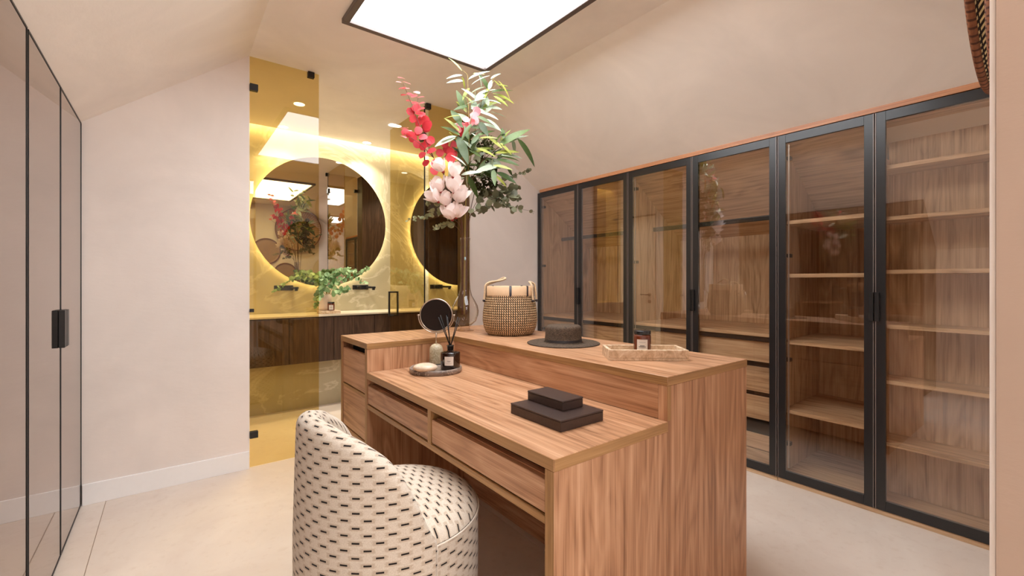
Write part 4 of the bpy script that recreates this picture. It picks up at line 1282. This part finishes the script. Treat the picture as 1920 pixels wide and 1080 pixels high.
for zz, w, m_ in ((0.060, 0.24, 'ink_grey'), (0.049, 0.18, 'ink'), (0.045, 0.14, 'ink'), (0.036, 0.26, 'ink_grey')):
    MB().lathe([(0.0502, zz - 0.0007), (0.0502, zz + 0.0008)], (dp.x, dp.y, ZT), 8, a0=a - w, a1=a + w).build('print_line', m_, lab)
for lat, dep, hh in ((-0.062, 0.01, 0.262), (-0.046, -0.03, 0.275), (-0.024, 0.03, 0.270), (-0.012, -0.015, 0.265), (0.036, 0.02, 0.262), (0.050, -0.01, 0.260)):
    base_ = dp + Vector((0, 0, 0.100)) - (RV * lat + FV * dep) * 0.08
    tip = dp + RV * lat + FV * dep + Vector((0, 0, hh))
    MB().cyl(base_, tip, 0.0024, 7).build('reed', 'reed', df)
# make-up mirror
mp = pix_on(816, 684, ZT) + FV * 0.030
mm = thing('table_mirror', (mp.x, mp.y, ZT), 'small round table mirror on a domed onyx stone base', 'mirror')
MB().lathe([(0.0005, 0.0005), (0.037, 0.0005), (0.037, 0.003), (0.035, 0.004), (0.0005, 0.004)], (mp.x, mp.y, ZT), 40).build('foot_plate', 'black', mm)
MB().lathe([(0.0355, 0.004), (0.0365, 0.010), (0.0365, 0.075), (0.033, 0.090), (0.025, 0.101), (0.013, 0.107), (0.0005, 0.108)], (mp.x, mp.y, ZT), 44).build('onyx_base', 'onyx', mm)
MB().cyl((mp.x, mp.y, ZT + 0.1075), (mp.x, mp.y, ZT + 0.172), 0.0046, 14).build('pole', 'chrome', mm)
mc = Vector((mp.x, mp.y, ZT + 0.262)); MRd = 0.085
mn = Vector((-0.62, -0.78, 0.02)).normalized(); mu = Vector((0, 0, 1)); mr = mu.cross(mn).normalized(); mu = mn.cross(mr)
def circ(r, off, n_=64, a0=0, a1=2 * PI):
    return [mc + mn * off + (mr * math.cos(a0 + (a1 - a0) * k / n_) + mu * math.sin(a0 + (a1 - a0) * k / n_)) * r for k in range(n_)]
m = MB(); ring_ = [m.bm.verts.new(p) for p in circ(MRd, 0.0035)]; m.bm.faces.new(ring_)
r2 = [m.bm.verts.new(p) for p in circ(MRd, -0.0035)]; m.bm.faces.new(r2[::-1])
m.build('mirror_glass', 'dark_reflection_mirror', mm)
MB().tube(circ(MRd + 0.001, 0.0), 0.0045, 8, closed=True).build('mirror_rim', 'chrome', mm)
fork = circ(MRd + 0.011, 0.0, 40, PI, 2 * PI) + [mc + mr * (MRd + 0.011)]
MB().tube(fork, 0.0034, 8).build('fork', 'chrome', mm)
for sg in (-1, 1):
    MB().cyl(mc + mr * sg * (MRd + 0.003), mc + mr * sg * (MRd + 0.018), 0.004, 10).build('pivot', 'chrome', mm)

# boxes
def leather_box(x0, x1, y0, y1, z, hgt, label):
    t = thing('leather_box', ((x0 + x1) / 2, (y0 + y1) / 2, z), label, 'box', 'stacked dark leather boxes')
    BX(x0, x1, y0, y1, z + 0.0004, z + hgt - 0.0065, bev=0.001).build('box_body', 'leather', t)
    BX(x0 - 0.001, x1 + 0.001, y0 - 0.001, y1 + 0.001, z + hgt - 0.006, z + hgt, bev=0.0015).build('box_lid', 'leather', t)
    BX(x0 + 0.0015, x1 - 0.0015, y0 + 0.0015, y1 - 0.0015, z + hgt - 0.0066, z + hgt - 0.0058).build('lid_seam', 'leather_edge', t)
leather_box(0.938, 1.130, 0.976, 1.226, HD, 0.036, 'larger flat dark brown leather box lying on the desk')
leather_box(1.011, 1.105, 1.043, 1.222, HD + 0.0362, 0.033, 'smaller dark leather box on top of the larger box')

# ================================================================== woven wall baskets on the near wall
def wall_basket(cx, cz, R, depth, label, mat, rimmat, rimr):
    t = thing('wall_basket', (cx, YN + 0.007, cz), label, 'wall basket', 'woven baskets on the near wall')
    y0 = YN + 0.0075
    m = MB()
    prof_ = [(0.001, 0.0), (R * 0.3, 0.001), (R * 0.62, 0.004), (R * 0.90, depth * 0.22), (R * 0.965, depth * 0.55), (R, depth)]
    pr = []
    for (r0, z0), (r1, z1) in zip(prof_, prof_[1:]):
        for k in range(4):
            f = k / 4
            pr.append((r0 + (r1 - r0) * f, z0 + (z1 - z0) * f))
    pr.append(prof_[-1])
    m.lathe(pr, (0, 0, 0), 90)
    m2 = MB().lathe([(max(r - 0.004, 0.0008), z + 0.005) for r, z in pr], (0, 0, 0), 90)
    bmesh.ops.transform(m2.bm, matrix=Matrix.Translation((cx, y0, cz)) @ Matrix.Rotation(-PI / 2, 4, 'X'), verts=list(m2.bm.verts))
    m2.build('woven_lining', 'wall_weave_pale', t)
    rot = Matrix.Translation((cx, y0, cz)) @ Matrix.Rotation(-PI / 2, 4, 'X')
    bmesh.ops.transform(m.bm, matrix=rot, verts=list(m.bm.verts))
    m.build('woven_bowl', mat, t)
    MB().tube([(cx + R * math.cos(a), y0 + depth, cz + R * math.sin(a)) for a in [2 * PI * k / 90 for k in range(90)]], rimr, 10, closed=True).build('wrapped_rim', rimmat, t)
wall_basket(1.962, 2.195, 0.406, 0.108, 'large brown woven basket high on the near wall by the door edge', 'wall_weave', 'rim', 0.0095)
wall_basket(1.42, 1.76, 0.235, 0.025, 'round pale woven basket on the near wall, seen only in the mirror', 'wall_weave_pale', 'rim', 0.010)
wall_basket(1.745, 1.34, 0.20, 0.025, 'small low woven basket on the near wall, mirrored behind the vase stem', 'wall_weave_pale', 'rim', 0.010)
